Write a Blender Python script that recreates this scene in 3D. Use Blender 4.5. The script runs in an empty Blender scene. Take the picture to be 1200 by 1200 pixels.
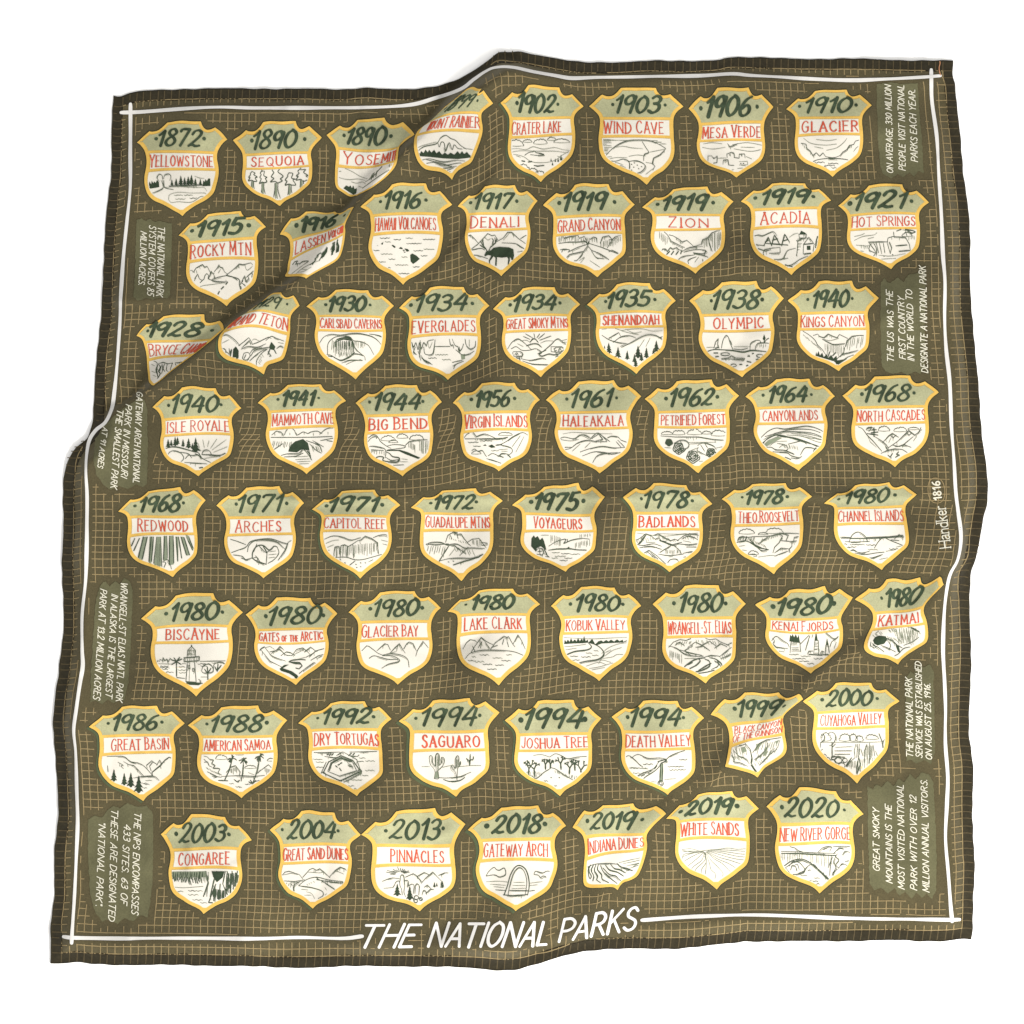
# A printed cotton bandana laid out on a white table, seen from straight above.
# Plan coordinates: the cloth is measured in "plan units" (u), 1200 u = 0.642 m, x to the right, y down; z up from the table.
import bpy, math, random
import numpy as np
from mathutils import Vector
from mathutils.geometry import delaunay_2d_cdt

S = 0.642 / 1200.0                      # metres per plan unit
scene = bpy.context.scene
COL = scene.collection
random.seed(7)
RNG = np.random.default_rng(7)

# ------------------------------------------------------------------ camera, light, exposure
cam_data = bpy.data.cameras.new("camera")
cam = bpy.data.objects.new("camera", cam_data)
COL.objects.link(cam)
CAM_H = 4.0
cam.location = (0, 0, CAM_H)
cam.rotation_euler = (0, 0, 0)
cam_data.sensor_width = 36.0
cam_data.lens = 36.0 * CAM_H / (1200 * S)
cam_data.clip_start = 0.05
cam_data.clip_end = 50.0
scene.camera = cam

world = bpy.data.worlds.new("World")
scene.world = world
world.use_nodes = True
bg = world.node_tree.nodes["Background"]
bg.inputs["Strength"].default_value = 1.30
# a white room: bright walls all round, dimmer straight above
_n, _l = world.node_tree.nodes, world.node_tree.links
_tc = _n.new("ShaderNodeTexCoord"); _sx = _n.new("ShaderNodeSeparateXYZ"); _ab = _n.new("ShaderNodeMath"); _ab.operation = 'ABSOLUTE'
_cr = _n.new("ShaderNodeValToRGB")
_cr.color_ramp.elements[0].position = 0.0; _cr.color_ramp.elements[0].color = (1.10, 1.09, 1.07, 1)
_cr.color_ramp.elements[1].position = 1.0; _cr.color_ramp.elements[1].color = (0.62, 0.61, 0.59, 1)
_l.new(_tc.outputs["Generated"], _sx.inputs[0]); _l.new(_sx.outputs["Z"], _ab.inputs[0]); _l.new(_ab.outputs[0], _cr.inputs["Fac"]); _l.new(_cr.outputs["Color"], bg.inputs["Color"])

def area_light(name, loc, target, size, power, color):
    d = bpy.data.lights.new(name, 'AREA')
    d.shape = 'SQUARE'; d.size = size; d.energy = power; d.color = color
    o = bpy.data.objects.new(name, d); COL.objects.link(o)
    o.location = loc
    o.rotation_euler = (Vector(target) - Vector(loc)).to_track_quat('-Z', 'Y').to_euler()
    return o
area_light("studio_softbox", (0.50, -0.84, 0.85), (0.0, 0.0, 0), 0.4, 26.0, (1.0, 0.965, 0.90))

scene.view_settings.view_transform = 'Standard'
scene.view_settings.look = 'None'
scene.view_settings.exposure = 0.0
scene.view_settings.gamma = 1.0
scene.view_settings.use_curve_mapping = False
scene.cycles.max_bounces = 6

# ------------------------------------------------------------------ materials
def lin(c):
    c = c / 255.0
    return c / 12.92 if c <= 0.04045 else ((c + 0.055) / 1.055) ** 2.4
EXPO = 1.86                             # how brightly the lights fall on the cloth
def srgb(r, g, b):
    return (lin(r) / EXPO, lin(g) / EXPO, lin(b) / EXPO, 1)

def cloth_material(name, rgb, grain=0.10, grain_scale=900.0, blotch=0.05, sheen=0.0, bump=0.12, rough=0.9, bscale=160.0):
    m = bpy.data.materials.new(name); m.use_nodes = True
    nt = m.node_tree; N = nt.nodes; L = nt.links
    b = N["Principled BSDF"]
    b.inputs["Roughness"].default_value = rough
    b.inputs["Specular IOR Level"].default_value = 0.12
    if sheen:
        b.inputs["Sheen Weight"].default_value = sheen
        b.inputs["Sheen Roughness"].default_value = 0.45
    tc = N.new("ShaderNodeTexCoord")
    n1 = N.new("ShaderNodeTexNoise"); n1.inputs["Scale"].default_value = grain_scale; n1.inputs["Detail"].default_value = 2.0
    n2 = N.new("ShaderNodeTexNoise"); n2.inputs["Scale"].default_value = bscale; n2.inputs["Detail"].default_value = 4.0
    L.new(tc.outputs["Object"], n1.inputs["Vector"]); L.new(tc.outputs["Object"], n2.inputs["Vector"])
    def span(src, amt):
        r = N.new("ShaderNodeMapRange")
        r.inputs["From Min"].default_value = 0.25; r.inputs["From Max"].default_value = 0.75
        r.inputs["To Min"].default_value = 1 - amt; r.inputs["To Max"].default_value = 1 + amt
        L.new(src, r.inputs["Value"]); return r.outputs["Result"]
    mul = N.new("ShaderNodeMath"); mul.operation = 'MULTIPLY'
    L.new(span(n1.outputs["Fac"], grain), mul.inputs[0]); L.new(span(n2.outputs["Fac"], blotch), mul.inputs[1])
    vm = N.new("ShaderNodeVectorMath"); vm.operation = 'SCALE'
    vm.inputs[0].default_value = srgb(*rgb)[:3]
    L.new(mul.outputs[0], vm.inputs["Scale"])
    L.new(vm.outputs[0], b.inputs["Base Color"])
    if bump:
        # plain weave: two crossed thread waves
        w1 = N.new("ShaderNodeTexWave"); w1.bands_direction = 'X'; w1.inputs["Scale"].default_value = 520.0; w1.inputs["Distortion"].default_value = 1.0
        w2 = N.new("ShaderNodeTexWave"); w2.bands_direction = 'Y'; w2.inputs["Scale"].default_value = 520.0; w2.inputs["Distortion"].default_value = 1.0
        L.new(tc.outputs["Object"], w1.inputs["Vector"]); L.new(tc.outputs["Object"], w2.inputs["Vector"])
        ad = N.new("ShaderNodeMath"); ad.operation = 'ADD'
        L.new(w1.outputs["Fac"], ad.inputs[0]); L.new(w2.outputs["Fac"], ad.inputs[1])
        bp = N.new("ShaderNodeBump"); bp.inputs["Strength"].default_value = bump; bp.inputs["Distance"].default_value = 0.0002
        L.new(ad.outputs[0], bp.inputs["Height"]); L.new(bp.outputs["Normal"], b.inputs["Normal"])
    return m

M_CLOTH = cloth_material("olive_cotton", (94, 86, 60), 0.24, 1300, 0.09, sheen=0.3, bump=0.3, bscale=22.0)
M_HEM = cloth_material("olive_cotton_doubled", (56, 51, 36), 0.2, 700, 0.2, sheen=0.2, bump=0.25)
M_GRID = cloth_material("tan_print", (162, 143, 104), 0.14, 900, 0.14)
M_WHITE = cloth_material("white_print", (255, 253, 250), 0.02)
M_LETTER = cloth_material("pale_print", (250, 246, 226), 0.04)
M_PANEL = cloth_material("moss_print", (110, 108, 80), 0.16, 1100, 0.16, bscale=70.0)
M_GOLD = cloth_material("gold_print", (251, 205, 104), 0.08, 1200, 0.10)
M_PALEGOLD = cloth_material("pale_gold_print", (255, 226, 158), 0.06)
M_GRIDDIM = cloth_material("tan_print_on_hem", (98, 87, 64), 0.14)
M_SAGE = cloth_material("sage_print", (193, 193, 153), 0.12, 1100, 0.11, bscale=120.0)
M_CREAM = cloth_material("cream_print", (255, 250, 238), 0.035, 1300, 0.025)
M_DARK = cloth_material("dark_outline_print", (60, 70, 58), 0.1)
M_SHADOWPRINT = cloth_material("fern_print", (92, 102, 74), 0.1)
M_YEAR = cloth_material("forest_print", (70, 84, 64), 0.16, 700, 0.42, bscale=190.0)
M_RED = cloth_material("vermilion_print", (226, 100, 74), 0.08, 700, 0.22)
M_INK = cloth_material("ink_print", (74, 88, 70), 0.14)
M_INKSOLID = cloth_material("solid_ink_print", (60, 75, 57), 0.16, 700, 0.3)
M_INKL = cloth_material("pale_ink_print", (134, 142, 120), 0.10)
M_INKF = cloth_material("ink_wash_print", (150, 160, 136), 0.10)
M_STITCH = cloth_material("dark_thread", (40, 35, 22), 0.1)
M_THREAD = cloth_material("orange_thread", (226, 160, 118), 0.05)

# ------------------------------------------------------------------ shape of the cloth
TOP = [(133,112),(142,113),(165,107),(225,104),(300,104),(350,104),(400,105),(428,102.5),(470,105),(500,103),(530,95),(558,81),(575,69),(586,62),(600,61),(612,61),(640,66),(680,73),(720,73),(760,71),(800,72),(840,70),(855,67),(900,68),(960,69),(1000,69),(1040,70),(1080,71),(1117,71)]
RIGHT = [(1117,71),(1117,90),(1120,102),(1122,130),(1126,170),(1129,200),(1134,240),(1137,290),(1137,322),(1138,360),(1142,400),(1146,440),(1148,480),(1151,510),(1156,545),(1157,565),(1157,585),(1153,605),(1149,630),(1145,650),(1138,670),(1136,700),(1138,760),(1137,800),(1136,860),(1140,900),(1140,950),(1141,1000),(1142,1015),(1141,1050),(1140,1085),(1138,1101)]
BOTTOM = [(59,1129),(75,1129),(90,1128),(120,1130),(200,1131),(280,1132),(340,1134),(440,1132),(500,1133),(550,1134),(597,1137),(630,1130),(660,1120),(690,1114),(740,1112),(800,1111),(860,1105),(880,1103),(960,1103),(1040,1102),(1080,1103),(1110,1102),(1127,1100),(1138,1101)]
LEFT = [(133,112),(132,130),(131,160),(130,200),(126,240),(122,290),(121,310),(120,345),(119,370),(115,400),(112,430),(111,460),(109,490),(104,510),(95,519),(87,527),(80,540),(76,555),(74,580),(74,620),(73,660),(74,700),(74,740),(71,770),(69,790),(65,812),(63,830),(62,850),(65,880),(67,920),(68,960),(64,1000),(63,1050),(60,1080),(60,1110),(59,1129)]

def A(p): return np.asarray(p, float)
def catmull(p, step=3.0, closed=False):
    """smooth curve through the points, resampled about every `step`"""
    p = A(p)
    if len(p) < 3 and not closed: return resample(p, step)
    q = np.vstack([p[-1], p, p[0], p[1]]) if closed else np.vstack([2*p[0]-p[1], p, 2*p[-1]-p[-2]])
    out = []
    for i in range(1, len(q)-2):
        a, b, c, d = q[i-1], q[i], q[i+1], q[i+2]
        n = max(1, int(math.ceil(np.hypot(*(c-b))/step)))
        t = (np.arange(n)/n)[:, None]
        out.append(0.5*(2*b + (c-a)*t + (2*a-5*b+4*c-d)*t*t + (3*b-a-3*c+d)*t**3))
    out = np.vstack(out)
    return out if closed else np.vstack([out, p[-1]])
def resample(p, step=3.0):
    p = A(p); out = [p[:1]]
    for a, b in zip(p[:-1], p[1:]):
        n = max(1, int(math.ceil(np.hypot(*(b-a))/step)))
        t = (np.arange(1, n+1)/n)[:, None]
        out.append(a + (b-a)*t)
    return np.vstack(out)
def by_fraction(p, f):
    p = A(p); l = np.concatenate([[0], np.cumsum(np.hypot(*np.diff(p, axis=0).T))]); l /= l[-1]
    return np.stack([np.interp(f, l, p[:, 0]), np.interp(f, l, p[:, 1])], -1)

EDGE = [catmull(e, 2.0) for e in (TOP, RIGHT, BOTTOM, LEFT)]
def ruffle(e, k):                       # small puckers where the hem is stitched
    n = len(e); d = np.gradient(e, axis=0); d /= np.hypot(*d.T)[:, None] + 1e-9
    l = np.concatenate([[0], np.cumsum(np.hypot(*np.diff(e, axis=0).T))])
    a = 0.45*np.sin(l/4.3+k) * np.sin(l/31+2*k) + 0.5*np.sin(l/17.0+3*k)
    a *= np.clip(np.minimum(l, l[-1]-l)/15, 0, 1)
    return e + np.stack([-d[:, 1], d[:, 0]], -1)*a[:, None]
EDGE_SMOOTH = EDGE
EDGE = [ruffle(e, i+1) for i, e in enumerate(EDGE)]
C00, C10, C11, C01 = A(TOP[0]), A(TOP[-1]), A(BOTTOM[-1]), A(BOTTOM[0])
def patch(s, t, EDGE=EDGE):
    """cloth-aligned coordinates (s across, t down, both 0..1) -> plan"""
    s = np.asarray(s, float); t = np.asarray(t, float)
    T, R, B, Lf = by_fraction(EDGE[0], s), by_fraction(EDGE[1], t), by_fraction(EDGE[2], s), by_fraction(EDGE[3], t)
    s_, t_ = s[..., None], t[..., None]
    return (1-t_)*T + t_*B + (1-s_)*Lf + s_*R - ((1-s_)*(1-t_)*C00 + s_*(1-t_)*C10 + (1-s_)*t_*C01 + s_*t_*C11)

def seg_dist(P, poly):
    """distance to a polyline, which side (+ = right of travel in plan), fraction along"""
    poly = A(poly); best = np.full(P.shape[:-1], 1e9); side = np.zeros_like(best); frac = np.zeros_like(best)
    L = np.concatenate([[0], np.cumsum(np.hypot(*np.diff(poly, axis=0).T))])
    for i in range(len(poly)-1):
        a, b = poly[i], poly[i+1]; v = b-a; l2 = v@v
        t = np.clip(((P-a)@v)/l2, 0, 1)
        q = P - a - t[..., None]*v
        d = np.hypot(q[..., 0], q[..., 1]); k = d < best
        cr = v[0]*(P[..., 1]-a[1]) - v[1]*(P[..., 0]-a[0])
        best = np.where(k, d, best); side = np.where(k, np.sign(cr), side); frac = np.where(k, (L[i]+t*(L[i+1]-L[i]))/L[-1], frac)
    return best, side, frac

FOLD1 = catmull([(600,40),(575,68),(550,100),(520,135),(487,170),(450,205),(418,240),(388,280),(358,320),(330,345),(262,392),(225,422),(183,452),(150,474),(125,492),(98,514),(75,532)], 6)
FOLD2 = catmull([(1160,640),(1122,668),(1104,690),(1070,725),(1040,745),(1005,765),(968,785),(940,812),(905,845),(860,888),(830,922),(800,948),(765,965),(745,985),(722,1020),(705,1050),(690,1080),(650,1125)], 6)
CREASES = [  # folding and ironing creases: points, height, side softness a / b
    ([(90,590),(180,584),(330,586),(480,584),(620,584),(750,582),(900,580),(1040,583),(1160,574)], 2.4, 5.0, 16),
    ([(112,352),(165,353),(210,352),(260,356)], 2.4, 5, 12),
    ([(432,95),(427,125),(430,150),(440,190)], 1.6, 5, 10),
    ([(594,190),(575,215),(562,240),(556,262),(540,285),(522,310),(505,338),(490,356)], 3.2, 7, 26),
    ([(452,330),(462,350),(468,372),(495,366)], 2.0, 5, 10),
    ([(600,1140),(600,1040),(604,960),(600,840)], 1.0, 5, 12),
    ([(150,1135),(152,1085),(156,1000)], 1.3, 5, 12),
    ([(70,792),(120,781),(200,780),(260,792)], 1.4, 4, 16),
    ([(335,1130),(334,1060),(340,960)], 0.9, 4, 14),
    ([(1000,830),(1040,845),(1100,838),(1140,842)], 1.2, 4, 16),
    ([(720,335),(750,360),(790,350),(860,340)], 0.8, 4, 14),
]
GSTEP = 2.0
GX0, GY0, GN = 30.0, 30.0, 576
gx = GX0 + GSTEP*np.arange(GN); gy = GY0 + GSTEP*np.arange(GN)
GP = np.stack(np.meshgrid(gx, gy), -1)          # [row y, col x]
def smooth(x): x = np.clip(x, 0, 1); return x*x*(3-2*x)
OUTLINE = np.vstack([EDGE[0], EDGE[1][1:], EDGE[2][::-1][1:], EDGE[3][::-1][1:-1]])
def make_height():
    X, Y = GP[..., 0], GP[..., 1]
    z = np.full(X.shape, 3.0)
    # slow undulation of a cloth that does not lie quite flat
    for k in range(16):
        wl = RNG.uniform(70, 240); a = RNG.uniform(0, 6.28); ph = RNG.uniform(0, 6.28)
        z += 0.0135*wl*np.sin((X*math.cos(a)+Y*math.sin(a))*6.283/wl+ph)
    z += 1.5
    d, sd, fr = seg_dist(GP, FOLD1); d = d*sd      # travelling down-left: main sheet is on the left
    d = -d
    amp = np.interp(fr, [0, .08, .25, .5, .8, .93, 1], [7, 10, 14, 14, 14, 11, 8])
    hi = np.exp(-(np.sqrt(np.maximum(d, 0)**2+36)-6)/62)
    lo = 1 - smooth(-d/12.0) - 0.10*np.exp(-((d+30)/18)**2)
    z += amp*np.where(d > 0, hi, lo)
    d, sd, fr = seg_dist(GP, FOLD2); d = -d*sd
    amp = np.interp(fr, [0, .1, .3, .6, .85, 1], [5, 8, 10, 8.5, 5, 6])
    z += amp*np.where(d > 0, np.exp(-(np.sqrt(np.maximum(d, 0)**2+64)-8)/50), 1-smooth(-d/24.0)-0.15*np.exp(-((d+40)/20)**2))
    for pts, h, w1, w2 in CREASES:
        pts = catmull(pts, 8)
        d, sd, fr = seg_dist(GP, pts)
        env = np.clip(np.minimum(fr, 1-fr)/0.12, 0, 1)
        z += 1.9*h*env*np.where(sd > 0, np.exp(-(d/w1)**2), np.exp(-d/w2))
    for k in range(70):                 # short wrinkles
        c0 = RNG.uniform([90, 110], [1110, 1090]); a = RNG.choice([0.05, 1.5, 2.35, 2.2])+RNG.normal(0, .25); l = RNG.uniform(25, 75)
        pts = np.stack([c0[0]+np.linspace(-l, l, 5)*math.cos(a)+RNG.normal(0, 3, 5), c0[1]+np.linspace(-l, l, 5)*math.sin(a)+RNG.normal(0, 3, 5)], -1)
        lo = np.floor((pts.min(0)-40-GX0)/GSTEP).astype(int).clip(0, GN); hi = np.ceil((pts.max(0)+40-GX0)/GSTEP).astype(int).clip(0, GN)
        sl = (slice(lo[1], hi[1]), slice(lo[0], hi[0]))
        d, sd, fr = seg_dist(GP[sl], catmull(pts, 8)); env = np.clip(np.minimum(fr, 1-fr)/0.3, 0, 1)
        z[sl] += RNG.uniform(.6, 2.2)*env*np.where(sd > 0, np.exp(-(d/5)**2), np.exp(-(d/RNG.uniform(7, 14))**2))
    # lift and roll of the borders
    e = np.full(X.shape, 1e9)
    for ed in EDGE: e = np.minimum(e, seg_dist(GP, ed[::4])[0])
    def g(cx, cy, rx, ry): return np.exp(-((X-cx)/rx)**2-((Y-cy)/ry)**2)
    lift = 3.5 + 9*g(1150,585,60,90) + 8*g(75,640,60,150) + 7*g(65,850,50,120) + 7*g(600,1130,130,50) + 8*g(600,65,70,50) + 4*g(1130,250,50,150) + 4*g(1140,430,50,80) + 3*g(60,1030,50,90)+3*g(760,70,100,40)+2*g(1136,900,40,150)
    prof = smooth((e-8)/18.0) * np.exp(-np.maximum(e-26, 0)/34.0)
    z += lift*prof
    z *= 0.18 + 0.82*smooth(e/28.0)
    z = np.maximum(z, 0.7) + 0.8*(1-smooth((e-11.5)/2.5))     # doubled cloth of the hem
    for _ in range(2):
        p = np.pad(z, 1, mode='edge')
        z = (p[:-2,1:-1]+p[2:,1:-1]+p[1:-1,:-2]+p[1:-1,2:]+2*z)/6
    return z
Z = make_height()
DZX = np.gradient(Z, GSTEP, axis=1); DZY = np.gradient(Z, GSTEP, axis=0)
def sample(F, P):
    x = np.clip((P[..., 0]-GX0)/GSTEP, 0, GN-1.001); y = np.clip((P[..., 1]-GY0)/GSTEP, 0, GN-1.001)
    i, j = x.astype(int), y.astype(int); fx, fy = x-i, y-j
    return (F[j, i]*(1-fx)+F[j, i+1]*fx)*(1-fy) + (F[j+1, i]*(1-fx)+F[j+1, i+1]*fx)*fy

# ------------------------------------------------------------------ mesh building on the cloth
class Print:
    """collects flat printed shapes in plan coordinates and lays them on the cloth surface as one mesh"""
    def __init__(s, mats, off):
        s.mats = mats if isinstance(mats, list) else [mats]; s.off = off; s.V = []; s.O = []; s.F = []; s.MI = []; s.n = 0; s.k = 0
    def add(s, V, F, mi=0, off=0.0):
        V = A(V); s.V.append(V); s.O.append(np.zeros(len(V))+off); s.F += [[i+s.n for i in f] for f in F]; s.MI += [mi]*len(F); s.n += len(V)
    def ribbon(s, p, w, mi=0, step=4.0, cap=True, off=0.0):
        p = A(p)
        keep = np.concatenate([[True], np.hypot(*np.diff(p, axis=0).T) > 1e-4]); p = p[keep]
        if len(p) < 2: return
        w = np.broadcast_to(np.asarray(w, float), (len(keep),))[keep].copy()
        if cap:
            a = p[0]-p[1]; a /= np.hypot(*a); b = p[-1]-p[-2]; b /= np.hypot(*b)
            p = np.vstack([p[0]+a*w[0]*.46, p[0]+a*w[0]*.3, p, p[-1]+b*w[-1]*.3, p[-1]+b*w[-1]*.46])
            w = np.concatenate([[w[0]*.35, w[0]*.8], w, [w[-1]*.8, w[-1]*.35]])
        t = np.zeros_like(p); d = np.diff(p, axis=0); d /= np.hypot(*d.T)[:, None]+1e-12
        t[0] = d[0]; t[-1] = d[-1]; t[1:-1] = d[1:]+d[:-1]
        l = np.hypot(*t.T); bad = l < 0.2; t[bad] = np.vstack([d, d[-1:]])[bad]; l = np.hypot(*t.T); t /= l[:, None]+1e-12
        n = np.stack([-t[:, 1], t[:, 0]], -1)*w[:, None]*.5
        m = len(p); s.k += 1
        a_, b_ = p+n, p-n
        for i in range(1, m):           # keep tight bends from folding back
            if (a_[i]-a_[i-1])@d[i-1] < 0: a_[i] = a_[i-1]
            if (b_[i]-b_[i-1])@d[i-1] < 0: b_[i] = b_[i-1]
        s.add(np.vstack([a_, b_]), [(i, i+1, m+i+1, m+i) for i in range(m-1)], mi, off + 0.012*(s.k % 14) + np.tile(np.linspace(0, .16, m), 2))
    def fill(s, poly, mi=0, mapf=None, step=3.6, off=0.0, frame=None):
        step = min(step, 3.6)
        poly = A(poly)
        lo, hi = poly.min(0), poly.max(0)
        X, Y = np.meshgrid(np.arange(lo[0]+step*.5, hi[0], step), np.arange(lo[1]+step*.5, hi[1], step))
        g = np.stack([X.ravel(), Y.ravel()], -1)
        if len(g):
            g = g[inside(g, poly)]
            if len(g): g = g[seg_dist(g, np.vstack([poly, poly[:1]]))[0] > step*.35]
        n = len(poly)
        vs, _, fs, *_ = delaunay_2d_cdt([Vector(v) for v in poly] + [Vector(v) for v in g], [], [list(range(n))], 1, 1e-5)
        V = A([(v.x, v.y) for v in vs])
        if not len(V) or not len(fs): return
        if mapf is not None: V = mapf(V)
        if frame is not None:
            cen = A([V[list(f)].mean(0) for f in fs]); fs = [f for f, k in zip(fs, inside(cen, frame)) if k]
            if not fs: return
        s.k += 1
        s.add(V, [tuple(f) for f in fs], mi, off + 0.012*(s.k % 14))
    def build(s, name, parent):
        if not s.V: return None
        P = np.vstack(s.V); O = np.concatenate(s.O)
        co = np.stack([(P[:, 0]-600)*S, (600-P[:, 1])*S, (sample(Z, P)+s.off+O)*S], -1)
        return mesh_object(name, co, s.F, s.mats, s.MI, parent, cloth_normals(P))
def cloth_normals(P):
    nx, ny = -sample(DZX, P), sample(DZY, P)
    n = np.stack([nx, ny, np.ones(len(P))], -1)
    return n/np.linalg.norm(n, axis=1)[:, None]
def mesh_object(name, co, faces, mats, mi, parent, normals=None):
    me = bpy.data.meshes.new(name)
    # make every face look up
    ff = []
    for f in faces:
        a, b, c = co[f[0]], co[f[1]], co[f[2]]
        up = (b[0]-a[0])*(c[1]-a[1])-(b[1]-a[1])*(c[0]-a[0])
        ff.append(f if up >= 0 else f[::-1])
    me.from_pydata(co.tolist(), [], ff)
    for m in mats: me.materials.append(m)
    if mi is not None and len(mats) > 1: me.polygons.foreach_set("material_index", mi)
    me.polygons.foreach_set("use_smooth", [True]*len(ff))
    if normals is not None: me.normals_split_custom_set_from_vertices(normals.tolist())
    me.update()
    o = bpy.data.objects.new(name, me); COL.objects.link(o)
    if parent is not None: o.parent = parent
    return o
def inside(P, poly):
    x, y = P[:, 0], P[:, 1]; c = np.zeros(len(P), bool); q = np.roll(poly, 1, axis=0)
    for (x1, y1), (x2, y2) in zip(poly, q):
        if y1 == y2: continue
        k = (y1 > y) != (y2 > y)
        c ^= k & (x < (x2-x1)*(y-y1)/(y2-y1)+x1)
    return c
def tps(src, dst):
    """thin-plate map from canonical to plan coordinates"""
    src, dst = A(src), A(dst); n = len(src)
    def U(r2): return np.where(r2 > 1e-9, r2*np.log(np.maximum(r2, 1e-9)), 0)
    K = U(((src[:, None]-src[None])**2).sum(-1)) + np.eye(n)*30.0
    Pm = np.hstack([np.ones((n, 1)), src])
    M = np.block([[K, Pm], [Pm.T, np.zeros((3, 3))]])
    W = np.linalg.solve(M, np.vstack([dst, np.zeros((3, 2))]))
    def f(q):
        q = A(q)
        return U(((q[:, None]-src[None])**2).sum(-1))@W[:n] + np.hstack([np.ones((len(q), 1)), q])@W[n:]
    return f

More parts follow.
